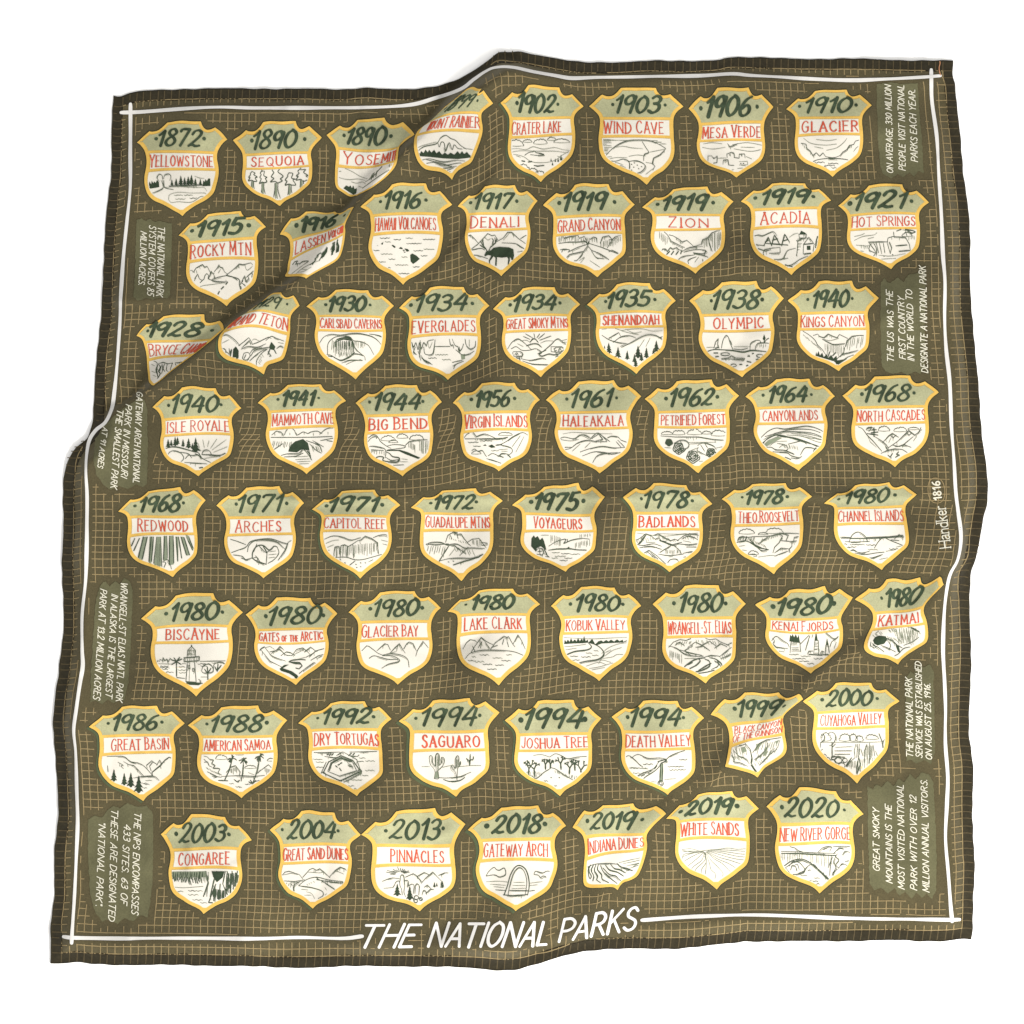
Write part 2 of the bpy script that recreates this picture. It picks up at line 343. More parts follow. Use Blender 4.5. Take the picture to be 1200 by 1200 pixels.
# ------------------------------------------------------------------ hand lettering (stroke alphabet, 0..10 high; '~' = curved)
def G(w, *st): return (w, [(s[0] == '~', A([[float(v) for v in p.split(',')] for p in s.lstrip('~').split()])) for s in st])
ABC = {
 'A': G(6.6,"0,0 3.4,10","3.4,10 6.6,0","1.2,3.4 5.5,3.4"), 'B': G(5.6,"0,0 0,10","~0,10 3.2,9.8 4.7,8.2 4.3,6.3 2.4,5.3 0,5.2","~2.2,5.2 4.6,4.7 5.6,2.8 4.7,0.7 2.3,0 0,0"),
 'C': G(5.8,"~5.7,8.3 4.4,9.8 2.6,9.7 0.8,7.8 0,5 0.6,2 2.2,0.2 4.2,0.1 5.8,1.5"), 'D': G(6.2,"0,0 0,10","~0,10 2.9,9.6 5.4,7.6 6.2,5 5.4,2.3 2.9,0.3 0,0"),
 'E': G(4.8,"0,0 0,10","0,10 4.8,10","0,5.3 3.8,5.3","0,0 4.8,0"), 'F': G(4.6,"0,0 0,10","0,10 4.6,10","0,5.2 3.6,5.2"),
 'G': G(6,"~5.6,8.4 4.3,9.8 2.6,9.7 0.8,7.8 0,5 0.6,2 2.2,0.2 4.4,0.2 5.7,1.6","5.7,1.6 5.8,4.6","3.6,4.6 6.4,4.6"), 'H': G(6,"0,0 0,10","6,0 6,10","0,5.2 6,5.2"),
 'I': G(0.2,"0.1,0 0.1,10"), 'J': G(3.6,"~3.5,10 3.5,5 3.4,2.2 2.5,0.2 1,0.2 0,1.8"), 'K': G(5.6,"0,0 0,10","5.4,10 0,4.4","1.7,6 5.6,0"),
 'L': G(4.4,"0,0 0,10","0,0 4.4,0"), 'M': G(7.8,"0,0 0.5,10","0.5,10 3.9,2.2","3.9,2.2 7.3,10","7.3,10 7.8,0"), 'N': G(6.2,"0,0 0,10","0,10 6.2,0","6.2,0 6.2,10"),
 'O': G(6.4,"~3.2,10 0.9,8.4 0,5 0.9,1.6 3.2,0 5.5,1.6 6.4,5 5.5,8.4 3.2,10"), 'P': G(5.2,"0,0 0,10","~0,10 3.2,9.8 5.2,7.9 4.7,5.7 2.6,4.7 0,4.7"),
 'Q': G(6.6,"~3.2,10 0.9,8.4 0,5 0.9,1.6 3.2,0 5.5,1.6 6.4,5 5.5,8.4 3.2,10","3.8,2.4 6.8,-1"), 'R': G(5.8,"0,0 0,10","~0,10 3.2,9.8 5,8 4.5,5.9 2.6,5 0,5","2.4,5 5.8,0"),
 'S': G(4.8,"~4.6,8.4 3.3,9.9 1.6,9.7 0.5,8.2 0.9,6.4 2.6,5.2 4.3,3.9 4.8,2.1 3.8,0.3 1.7,0 0,1.4"), 'T': G(7,"0,10 7,10","3.5,10 3.5,0"),
 'U': G(6,"~0,10 0,5 0.3,2 1.6,0.2 3.2,0 4.8,0.6 5.8,2.6 6,5 6,10"), 'V': G(6.4,"0,10 3.2,0","3.2,0 6.4,10"), 'W': G(9,"0,10 2.3,0","2.3,0 4.5,8.5","4.5,8.5 6.8,0","6.8,0 9,10"),
 'X': G(6,"0,0 6,10","0,10 6,0"), 'Y': G(6,"0,10 3,4.8","6,10 3,4.8","3,4.8 2.9,0"), 'Z': G(5.4,"0.2,10 5.2,10","5.2,10 0,0","0,0 5.4,0"),
 '.': G(0.5,"0.1,0 0.3,0.5"), ',': G(0.7,"0.5,0.8 0.1,-1.2"), '-': G(3,"0,4.6 3,4.6"), "'": G(0.5,"0.3,10 0.2,7.6"), '"': G(1.6,"0.2,10 0.2,8","1.4,10 1.4,8"),
 '0': G(5.2,"~2.6,10 0.8,8.3 0,5 0.7,1.7 2.5,0 4.4,1.7 5.2,5 4.4,8.3 2.6,10"), '1': G(2.4,"0,7.3 2.3,10","2.3,10 2.2,0"), '2': G(5,"~0.2,7.6 1.2,9.5 2.9,10 4.4,8.9 4.4,6.8 2.8,3.8 0,0","0,0 5,0.3"),
 '3': G(4.6,"~0.2,8.6 1.6,9.9 3.4,9.5 4.2,7.8 3.4,6 1.6,5.4","~1.6,5.4 3.8,5 4.6,3 3.8,0.9 2,0 0,1"), '4': G(5.2,"3,10 0,3.4","0,3.4 5.2,3.8","4.2,8.6 3.9,0"), '5': G(4.8,"4.6,10 1,9.8","~1,9.8 0.6,5.6 2.6,6 4.4,4.6 4.4,1.9 2.8,0.1 0,0.6"),
 '6': G(4.6,"~4.2,9.8 2.2,8.4 0.7,5.6 0.1,2.8 1,0.4 2.8,0 4.3,1.6 4.2,4 2.6,5.2 0.6,3.4"), '7': G(5,"0,9.6 5,9.9","5,9.9 1.8,0"),
 '8': G(4.8,"~4.4,8.4 3.2,9.9 1.5,9.7 0.7,8 1.7,6.2 3.8,4.4 4.8,2.4 3.7,0.3 1.6,0 0.2,1.8 0.9,4 3.1,5.8 4.4,7.4 4.4,8.4"), '9': G(4.8,"~4.4,7.4 3.2,9.8 1.3,9.4 0.2,7.2 1,5 2.8,5 4.4,7.2 4.7,9.2","4.7,9.2 3.9,0"),
 'a': G(4,"~0.4,5.6 1.6,6.4 3.2,6 3.5,4.6","3.5,4.8 3.5,0.5 4.2,0.1","~3.5,3.6 1.4,3.2 0.2,1.8 0.7,0.3 2.2,0.2 3.5,1.4"), 'n': G(4,"0.2,0 0.2,6.4","~0.2,4.6 1.4,6.1 3,6 3.7,4.4","3.7,4.6 3.7,0"),
 'd': G(4.2,"3.8,10 3.8,0","~3.8,5.4 2.2,6.3 0.5,5 0.1,3 0.7,0.8 2.2,0.1 3.8,1.2"), 'k': G(3.8,"0.2,0 0.2,10","3.6,6.2 0.2,3","1.4,4.2 3.8,0"), 'e': G(3.8,"~0.3,3.3 3.5,3.5 3.2,5.6 1.9,6.4 0.5,5.2 0.1,3 0.8,0.7 2.2,0 3.6,0.9"), 'r': G(2.8,"0.2,0 0.2,6.4","~0.2,4.4 1.2,6 2.6,6.2"),
}
BRUSH = dict(ABC)   # brush numerals for the years
BRUSH['1'] = G(2.6,"~0,7.2 1,8.2 2.3,9.9","2.3,9.9 2.1,0"); BRUSH['7'] = G(5,"~0.3,8.6 1.2,9.8 5,9.8","5,9.8 2,0"); BRUSH['2'] = G(5.2,"~0.4,7.4 1.3,9.4 3,10 4.4,8.8 4.2,6.6 2.4,3.4 0,0.2","~0,0.3 1.6,0.9 3.4,0.2 5.2,0.6")

def layout(text, gap=2.0, space=3.6, slant=0.0, font=ABC, wob=0.0, rng=random, small=None, initial=False):
    """-> list of (curved, points) with y up 0..10, total width"""
    x = 0; out = []
    for i, ch in enumerate(text):
        if ch == ' ': x += space; continue
        w, st = font[ch]
        if i and text[i-1:i+1] in ('AT','TA','AV','VA','LT','AY','YA','WA','AW','PA','LY','TO','RT','FO','LV'): x -= .95
        h = 1 + wob*rng.uniform(-1, 1)
        if initial: h *= 1.0 if (i == 0 or text[i-1] in ' .-') else .9
        dy = 10*wob*rng.uniform(-.5, .5); sx = 1 + wob*rng.uniform(-1, 1)*1.2
        if small and small[0] <= i < small[1]: h *= .62; sx *= .72
        for c, p in st:
            q = np.stack([p[:, 0]*sx + x, p[:, 1]*h+dy], -1); q[:, 0] += slant*q[:, 1]
            out.append((c, q))
        x += w*sx + gap*(0.8 if small and small[0] <= i < small[1] else 1)
    return out, x - gap
def strokes_to(pr, strokes, mapf, w, mi=0, contrast=0.0, serif=0.0, nib=None, step=1.2, vary=0.0):
    """strokes: layout output; mapf maps layout points -> plan"""
    w0 = w
    for c, q in strokes:
        w = w0*random.uniform(1-vary, 1+vary)
        p = mapf(q)
        p = catmull(p, step) if c else resample(p, 3.0)
        d = np.gradient(p, axis=0); d /= np.hypot(*d.T)[:, None]+1e-9
        if nib is not None:
            ww = w*((1-contrast)+contrast*np.abs(d[:, 0]*math.sin(nib)-d[:, 1]*math.cos(nib)))
        else:
            ww = w*((1-contrast)+contrast*np.abs(d[:, 1])**1.5)
        pr.ribbon(p, ww, mi)
        if serif and not c:
            for e, o in ((q[0], q[-1]), (q[-1], q[0])):
                if (e[1] < .6 or e[1] > 9.4) and abs(e[1]-o[1]) > 5 and random.random() < .85:
                    pr.ribbon(mapf(A([[e[0]-serif, e[1]], [e[0]+serif, e[1]]])), w*.62, mi)
# ------------------------------------------------------------------ what is printed: badges
# view windows used when reading positions off the cloth: name -> (x, y, scale)
VIEW = {}
for r, y in zip("ABCD", (50, 320, 560, 850)):
    for c, x in zip("1234", (50, 350, 600, 860)): VIEW[r+c] = (x, y, 4.0)
for k, x, y, wd in (("k11",160,180,200),("k12",370,130,200),("k13",580,150,200),("k14",800,150,240),("k21",210,250,220),("k22",430,260,200),("k23",640,260,220),("k24",870,260,220),
    ("k31",160,340,190),("k32",370,385,200),("k33",585,375,200),("k34",820,375,210),("k41",185,500,220),("k42",420,495,210),("k43",645,495,220),("k44",880,485,215),
    ("k51",140,610,220),("k52",370,610,220),("k53",610,610,220),("k54",850,605,230),("k61",170,740,220),("k62",410,735,220),("k63",650,735,220),("k64",890,670,230),
    ("k71",115,875,220),("k72",355,870,220),("k73",600,870,230),("k74",830,800,240),("k81",185,1005,240),("k82",435,1005,220),("k83",670,920,220),("k84",895,980,220)):
    VIEW[k] = (x, y, 1200.0/wd)
def at(view, p):
    x, y, s = VIEW[view]; return A(p)/s + A([x, y])

# year, name, view, left tip, right tip, top, foot, upper bar (l, r), lower bar (l, r), (dot, digits from, to, dot), (name from, to), flags
BADGES = [
 ("1872","YELLOWSTONE","A1",(440,470),(868,455),372,(658,818),(515,518),(605,598),(532,548,748,760),(505,798),""),
 ("1890","SEQUOIA","A1",(895,458),(1307,447),370,(1112,765),(527,515),(592,577),(980,990,1190,1230),(980,1222),""),
 ("1890","YOSEMITE","A2",(133,435),(540,433),355,(273,717),(495,483),(577,560),(-.6,-.5,.42,.52),(-.58,.76),"wy"),
 ("1899","MOUNT RAINIER","A2",(590,395),(912,290),225,(720,650),(400,338),(440,422),(-.5,-.36,.44,.6),(-.52,.72),"wx"),
 ("1902","CRATER LAKE","A3",(-55,287),(335,300),208,(135,655),(358,352),(448,430),(22,32,203,215),(-5,230),"g"),
 ("1903","WIND CAVE","A3",(360,300),(803,300),212,(630,665),(357,357),(445,445),(470,490,697,718),(430,708),""),
 ("1906","MESA VERDE","A3",(828,310),(1222,305),212,(1050,632),(382,375),(462,462),(883,915,1125,1147),(895,1160),"h"),
 ("1910","GLACIER","A4",(243,315),(645,295),222,(462,630),(357,352),(442,432),(305,338,550,572),(318,578),"b"),
 ("1915","ROCKY MTN","A1",(635,905),(1050,865),798,(863,1235),(940,915),(1030,1015),(700,730,950,968),(695,975),"h"),
 ("1916","LASSEN VOLCANIC","k21",(645,135),(1118,-38),-15,(812,425),(180,62),(305,130),(-.6,-.45,.48,.68),(-.62,.76),"wyh"),
 ("1916","HAWAII VOLCANOES","A2",(293,772),(720,762),662,(490,1138),(815,808),(905,898),(383,408,578,598),(362,642),""),
 ("1917","DENALI","A2",(745,770),(1122,742),672,(950,1100),(808,802),(888,872),(805,828,1010,1023),(808,1030),""),
 ("1919","GRAND CANYON","A3",(148,762),(575,762),662,(400,1097),(820,815),(905,895),(220,245,447,480),(217,505),"h"),
 ("1919","ZION","A3",(608,775),(1040,745),680,(860,1085),(812,808),(882,872),(680,710,920,943),(733,917),"h"),
 ("1919","ACADIA","A4",(33,745),(455,740),660,(268,1090),(785,775),(875,868),(98,135,357,372),(125,355),"h"),
 ("1921","HOT SPRINGS","A4",(487,765),(912,752),662,(737,1062),(812,805),(880,872),(542,572,812,830),(555,845),"h"),
 ("1928","BRYCE CANYON","B1",(442,295),(852,265),198,(525,528),(325,312),(410,385),(-.66,-.6,.48,.66),(-.66,.85),"wyh"),
 ("1929","GRAND TETON","B1",(860,268),(1205,155),100,(1038,475),(212,205),(285,288),(-.6,-.5,.42,.6),(-.72,.76),"wgx"),
 ("1930","CARLSBAD CAVERNS","B2",(37,160),(448,155),80,(268,500),(205,208),(270,270),(128,148,315,337),(105,402),""),
 ("1934","EVERGLADES","B2",(470,165),(897,155),65,(700,503),(210,205),(302,292),(525,553,790,815),(530,825),"g"),
 ("1934","GREAT SMOKY MTNS","B3",(-88,170),(318,148),65,(135,488),(210,200),(280,268),(-10,10,205,225),(-25,262),""),
 ("1935","SHENANDOAH","B3",(350,150),(767,130),45,(583,473),(195,185),(258,250),(437,450,655,670),(427,687),"bg"),
 ("1938","OLYMPIC","B3",(832,130),(1272,120),40,(1077,490),(198,190),(272,265),(932,945,1160,1172),(945,1175),""),
 ("1940","KINGS CANYON","B4",(253,130),(675,118),38,(492,460),(190,185),(265,262),(343,372,535,553),(315,607),""),
 ("1940","ISLE ROYALE","B1",(515,630),(937,635),535,(733,953),(688,680),(765,758),(593,615,825,840),(588,875),""),
 ("1941","MAMMOTH CAVE","B1",(1010,610),(1423,600),522,(1237,945),(652,640),(735,720),(1103,1130,1280,1295),(1080,1382),""),
 ("1944","BIG BEND","B2",(267,610),(672,605),525,(488,955),(670,662),(752,742),(332,360,570,583),(333,600),"b"),
 ("1956","VIRGIN ISLANDS","B2",(720,610),(1132,595),515,(938,933),(657,650),(748,738),(808,835,995,1013),(770,1070),"b"),
 ("1961","HALEAKALA","B3",(158,595),(607,578),505,(410,940),(655,648),(730,725),(255,280,475,490),(240,520),""),
 ("1962","PETRIFIED FOREST","B3",(620,590),(1065,575),503,(873,935),(652,642),(722,718),(720,745,945,962),(700,998),""),
 ("1964","CANYONLANDS","B4",(52,580),(475,578),495,(303,930),(635,628),(708,700),(133,165,340,362),(135,388),""),
 ("1968","NORTH CASCADES","B4",(507,575),(955,560),482,(755,910),(632,625),(710,700),(598,615,825,842),(578,900),""),
 ("1968","REDWOOD","C1",(355,158),(767,105),52,(612,463),(185,178),(275,262),(432,460,650,662),(447,680),""),
 ("1971","ARCHES","C1",(815,130),(1228,118),42,(1035,472),(187,182),(270,262),(907,920,1130,1145),(905,1115),""),
 ("1971","CAPITOL REEF","C2",(62,148),(477,128),57,(290,472),(180,182),(250,248),(130,148,380,393),(122,405),"gh"),
 ("1972","GUADALUPE MTNS","C2",(525,140),(957,108),55,(763,480),(168,165),(250,245),(618,640,825,833),(597,910),""),
 ("1975","VOYAGEURS","C3",(0,128),(437,88),35,(252,440),(168,172),(252,248),(88,112,320,335),(102,325),"h"),
 ("1978","BADLANDS","C3",(520,92),(938,122),28,(738,440),(163,165),(243,245),(603,620,828,845),(595,855),"bg"),
 ("1978","THEO.ROOSEVELT","C4",(-58,100),(365,88),28,(187,452),(145,138),(225,213),(37,60,232,250),(20,308),""),
 ("1980","CHANNEL ISLANDS","C4",(422,120),(855,78),28,(693,432),(145,132),(222,215),(488,525,725,755),(490,808),""),
 ("1980","BISCAYNE","C1",(462,660),(940,630),540,(722,1025),(705,695),(775,765),(578,610,825,845),(580,828),""),
 ("1980","GATES OF THE ARCTIC","C1",(950,640),(1383,635),560,(1187,970),(712,705),(770,762),(1045,1063,1305,1318),(1018,1312),"s"),
 ("1980","GLACIER BAY","C2",(232,630),(670,610),532,(465,968),(677,672),(765,755),(335,358,562,580),(300,558),""),
 ("1980","LAKE CLARK","C2",(697,628),(1132,592),520,(938,970),(648,640),(740,722),(782,818,1008,None),(778,1043),""),
 ("1980","KOBUK VALLEY","C3",(180,600),(605,600),508,(408,953),(655,652),(730,722),(272,303,503,520),(255,527),""),
 ("1980","WRANGELL-ST. ELIAS","C3",(660,592),(1095,590),503,(907,962),(657,655),(748,742),(757,790,985,1002),(732,1025),""),
 ("1980","KENAI FJORDS","C4",(102,595),(557,560),520,(357,915),(660,650),(712,708),(180,205,455,470),(180,462),"h"),
 ("1980","KATMAI","C4",(567,570),(977,498),470,(768,878),(635,600),(712,680),(-.5,-.36,.52,None),(-.62,.6),"w"),
 ("1986","GREAT BASIN","C1",(222,1165),(667,1150),1068,(473,1515),(1212,1206),(1298,1286),(308,335,545,560),(325,590),"g"),
 ("1988","AMERICAN SAMOA","C1",(680,1160),(1148,1135),1070,(933,1503),(1213,1208),(1290,1280),(770,795,1035,1053),(760,1068),""),
 ("1992","DRY TORTUGAS","C2",(0,1150),(437,1130),1048,(275,1490),(1185,1180),(1275,1272),(88,120,340,352),(75,380),"b"),
 ("1994","SAGUARO","C2",(470,1140),(940,1098),1038,(738,1492),(1190,1180),(1282,1272),(548,580,835,850),(580,847),"BGg"),
 ("1994","JOSHUA TREE","C3",(-33,1135),(420,1127),1042,(225,1490),(1203,1198),(1278,1272),(40,65,333,342),(47,355),"bgh"),
 ("1994","DEATH VALLEY","C3",(468,1120),(900,1125),1045,(730,1488),(1188,1183),(1275,1268),(540,558,790,803),(535,835),"bg"),
 ("1999","BLACK CANYON","k74",(12,188),(550,92),56,(288,555),(252,192),(372,300),(-.56,-.48,.5,.58),(-.7,.76),"w2"),
 ("2000","CUYAHOGA VALLEY","C4",(322,1045),(772,1045),958,(575,1430),(1100,1090),(1175,1165),(408,428,645,670),(405,688),""),
 ("2003","CONGAREE","D1",(553,510),(980,537),418,(755,885),(583,578),(670,672),(625,640,860,875),(640,878),""),
 ("2004","GREAT SAND DUNES","D1",(1068,490),(1492,510),400,(1267,858),(562,560),(648,645),(1122,1147,1372,1387),(1125,1430),"g"),
 ("2013","PINNACLES","D2",(292,510),(783,462),395,(568,872),(560,560),(660,655),(408,425,665,678),(432,678),""),
 ("2018","GATEWAY ARCH","D2",(792,490),(1255,470),378,(1017,872),(540,530),(638,632),(880,905,1140,1155),(870,1165),"Ggh"),
 ("2019","INDIANA DUNES","k83",(5,268),(600,180),120,(292,670),(335,308),(475,400),(-.66,-.6,.5,.6),(-.68,.74),"w"),
 ("2019","WHITE SANDS","D3",(722,435),(1157,390),310,(960,768),(452,442),(540,538),(788,808,1038,1055),(790,1060),"bh"),
 ("2020","NEW RIVER GORGE","D4",(150,380),(608,415),295,(400,787),(462,460),(558,552),(222,235,485,515),(215,545),""),
]
PICTURES = ["trees round a steaming geyser","five giant trees","a deep valley","a snowy peak over a dark forest","a crater lake under clouds","a rounded hill and a stream","cliff houses","a lake between ridges",
 "a road into the mountains","slanting pines","small dark islands","a moose before peaks","a wide canyon","a gorge with a river","a lighthouse and pines","a waterfall","rock spires","a winding mountain road","a cave mouth",
 "mangroves by water","a sunrise and two signs","ridges above pines","sea stacks on a beach","a steep valley","pines and a rising sun","a dark cave under hills","a river past mesas","a bay and a headland","a wide crater slope",
 "petrified logs","layered canyon rims","mountains and a lone tree","tall straight trunks","a stone arch","a fluted cliff","a mesa and slopes","a dark clump of trees by a lake","eroded ridges","a river bend under clouds","islands in the sea",
 "a lighthouse and a palm","a river through peaks","a winding glacier","peaks round a lake","a river bend and a treeline","braided rivers below peaks","rock stacks in the sea","a dark bear cave shape","pines below a ridge","palms and huts",
 "a five sided fort","cacti","twisted trees along a track","a road and a thermometer","a dark river gorge","a waterfall in woods","swamp trees","sand dunes before peaks","spires and pines","a tall arch","dark wavy dunes","fine radiating sand ripples","an arched bridge"]
# extra fitted points for the badges that a fold pulls out of shape
EXTRA = {
 "YOSEMITE": ("A2",[(-.3,0,280,363),(.42,0,403,350),(.73,.063,490,370),(.75,.33,474,492),(.75,.69,440,607),(.27,.908,307,703),(-.785,.67,170,653),(-.59,.825,203,700),(-.23,.912,248,722)]),
 "MOUNT RAINIER": ("A2",[(-.3,0,792,220),(.42,0,858,224),(.73,.063,868,230),(-.785,.67,545,520),(-.59,.825,590,590),(.75,.69,825,530),(.27,.908,745,605),(-.72,.085,690,300)]),
 "LASSEN VOLCANIC": ("k21",[(-.72,.085,715,30),(-.3,0,815,-13),(.42,0,995,-10),(.52,.08,1025,-2),(.73,.063,1085,-30),(-.785,.67,692,370),(-.59,.825,685,402),(-.23,.912,782,408),(.75,.69,1045,250),(.27,.908,900,370)]),
 "BRYCE CANYON": ("B1",[(-.3,0,575,200),(.42,0,755,195),(.52,.08,765,233),(.73,.063,830,225),(-.785,.67,495,470),(-.59,.825,500,512),(-.23,.912,515,528),(.75,.69,595,472),(.27,.908,552,508)]),
 "GRAND TETON": ("B1",[(-.72,.085,965,180),(-.3,0,1060,108),(.42,0,1120,92),(.52,.08,1140,115),(.73,.063,1178,108),(-.785,.67,825,345),(-.59,.825,860,405),(.75,.69,1140,380),(.27,.908,1060,430)]),
 "KATMAI": ("C4",[(-.3,0,720,475),(.42,0,868,468),(.52,.08,890,495),(.73,.063,960,460),(-.785,.67,610,790),(-.59,.825,650,830),(.75,.69,905,745),(.27,.908,815,825)]),
 "BLACK CANYON": ("k74",[(-.72,.085,95,95),(-.3,0,220,58),(.42,0,410,55),(.52,.08,450,88),(.73,.063,525,62),(.775,.49,445,270),(.75,.69,455,390),(.27,.908,330,500),(-.23,.912,230,525),(-.785,.67,100,470),(-.59,.825,115,492)]),
 "INDIANA DUNES": ("k83",[(-.72,.085,80,160),(-.3,0,205,125),(.42,0,390,115),(.52,.08,430,150),(.73,.063,540,130),(.75,.69,440,540),(.27,.908,330,620),(-.23,.912,240,650),(-.59,.825,110,655),(-.785,.67,75,590)]),
}
BARX = {"YOSEMITE": (173,473,173,463),"MOUNT RAINIER": (575,858,548,860),"LASSEN VOLCANIC": (710,1068,702,1060),"BRYCE CANYON": (475,800,492,705),"GRAND TETON": (915,1165,838,1158),"KATMAI": (650,890,640,895),"BLACK CANYON": (110,440,128,440),"INDIANA DUNES": (75,480,85,475)}

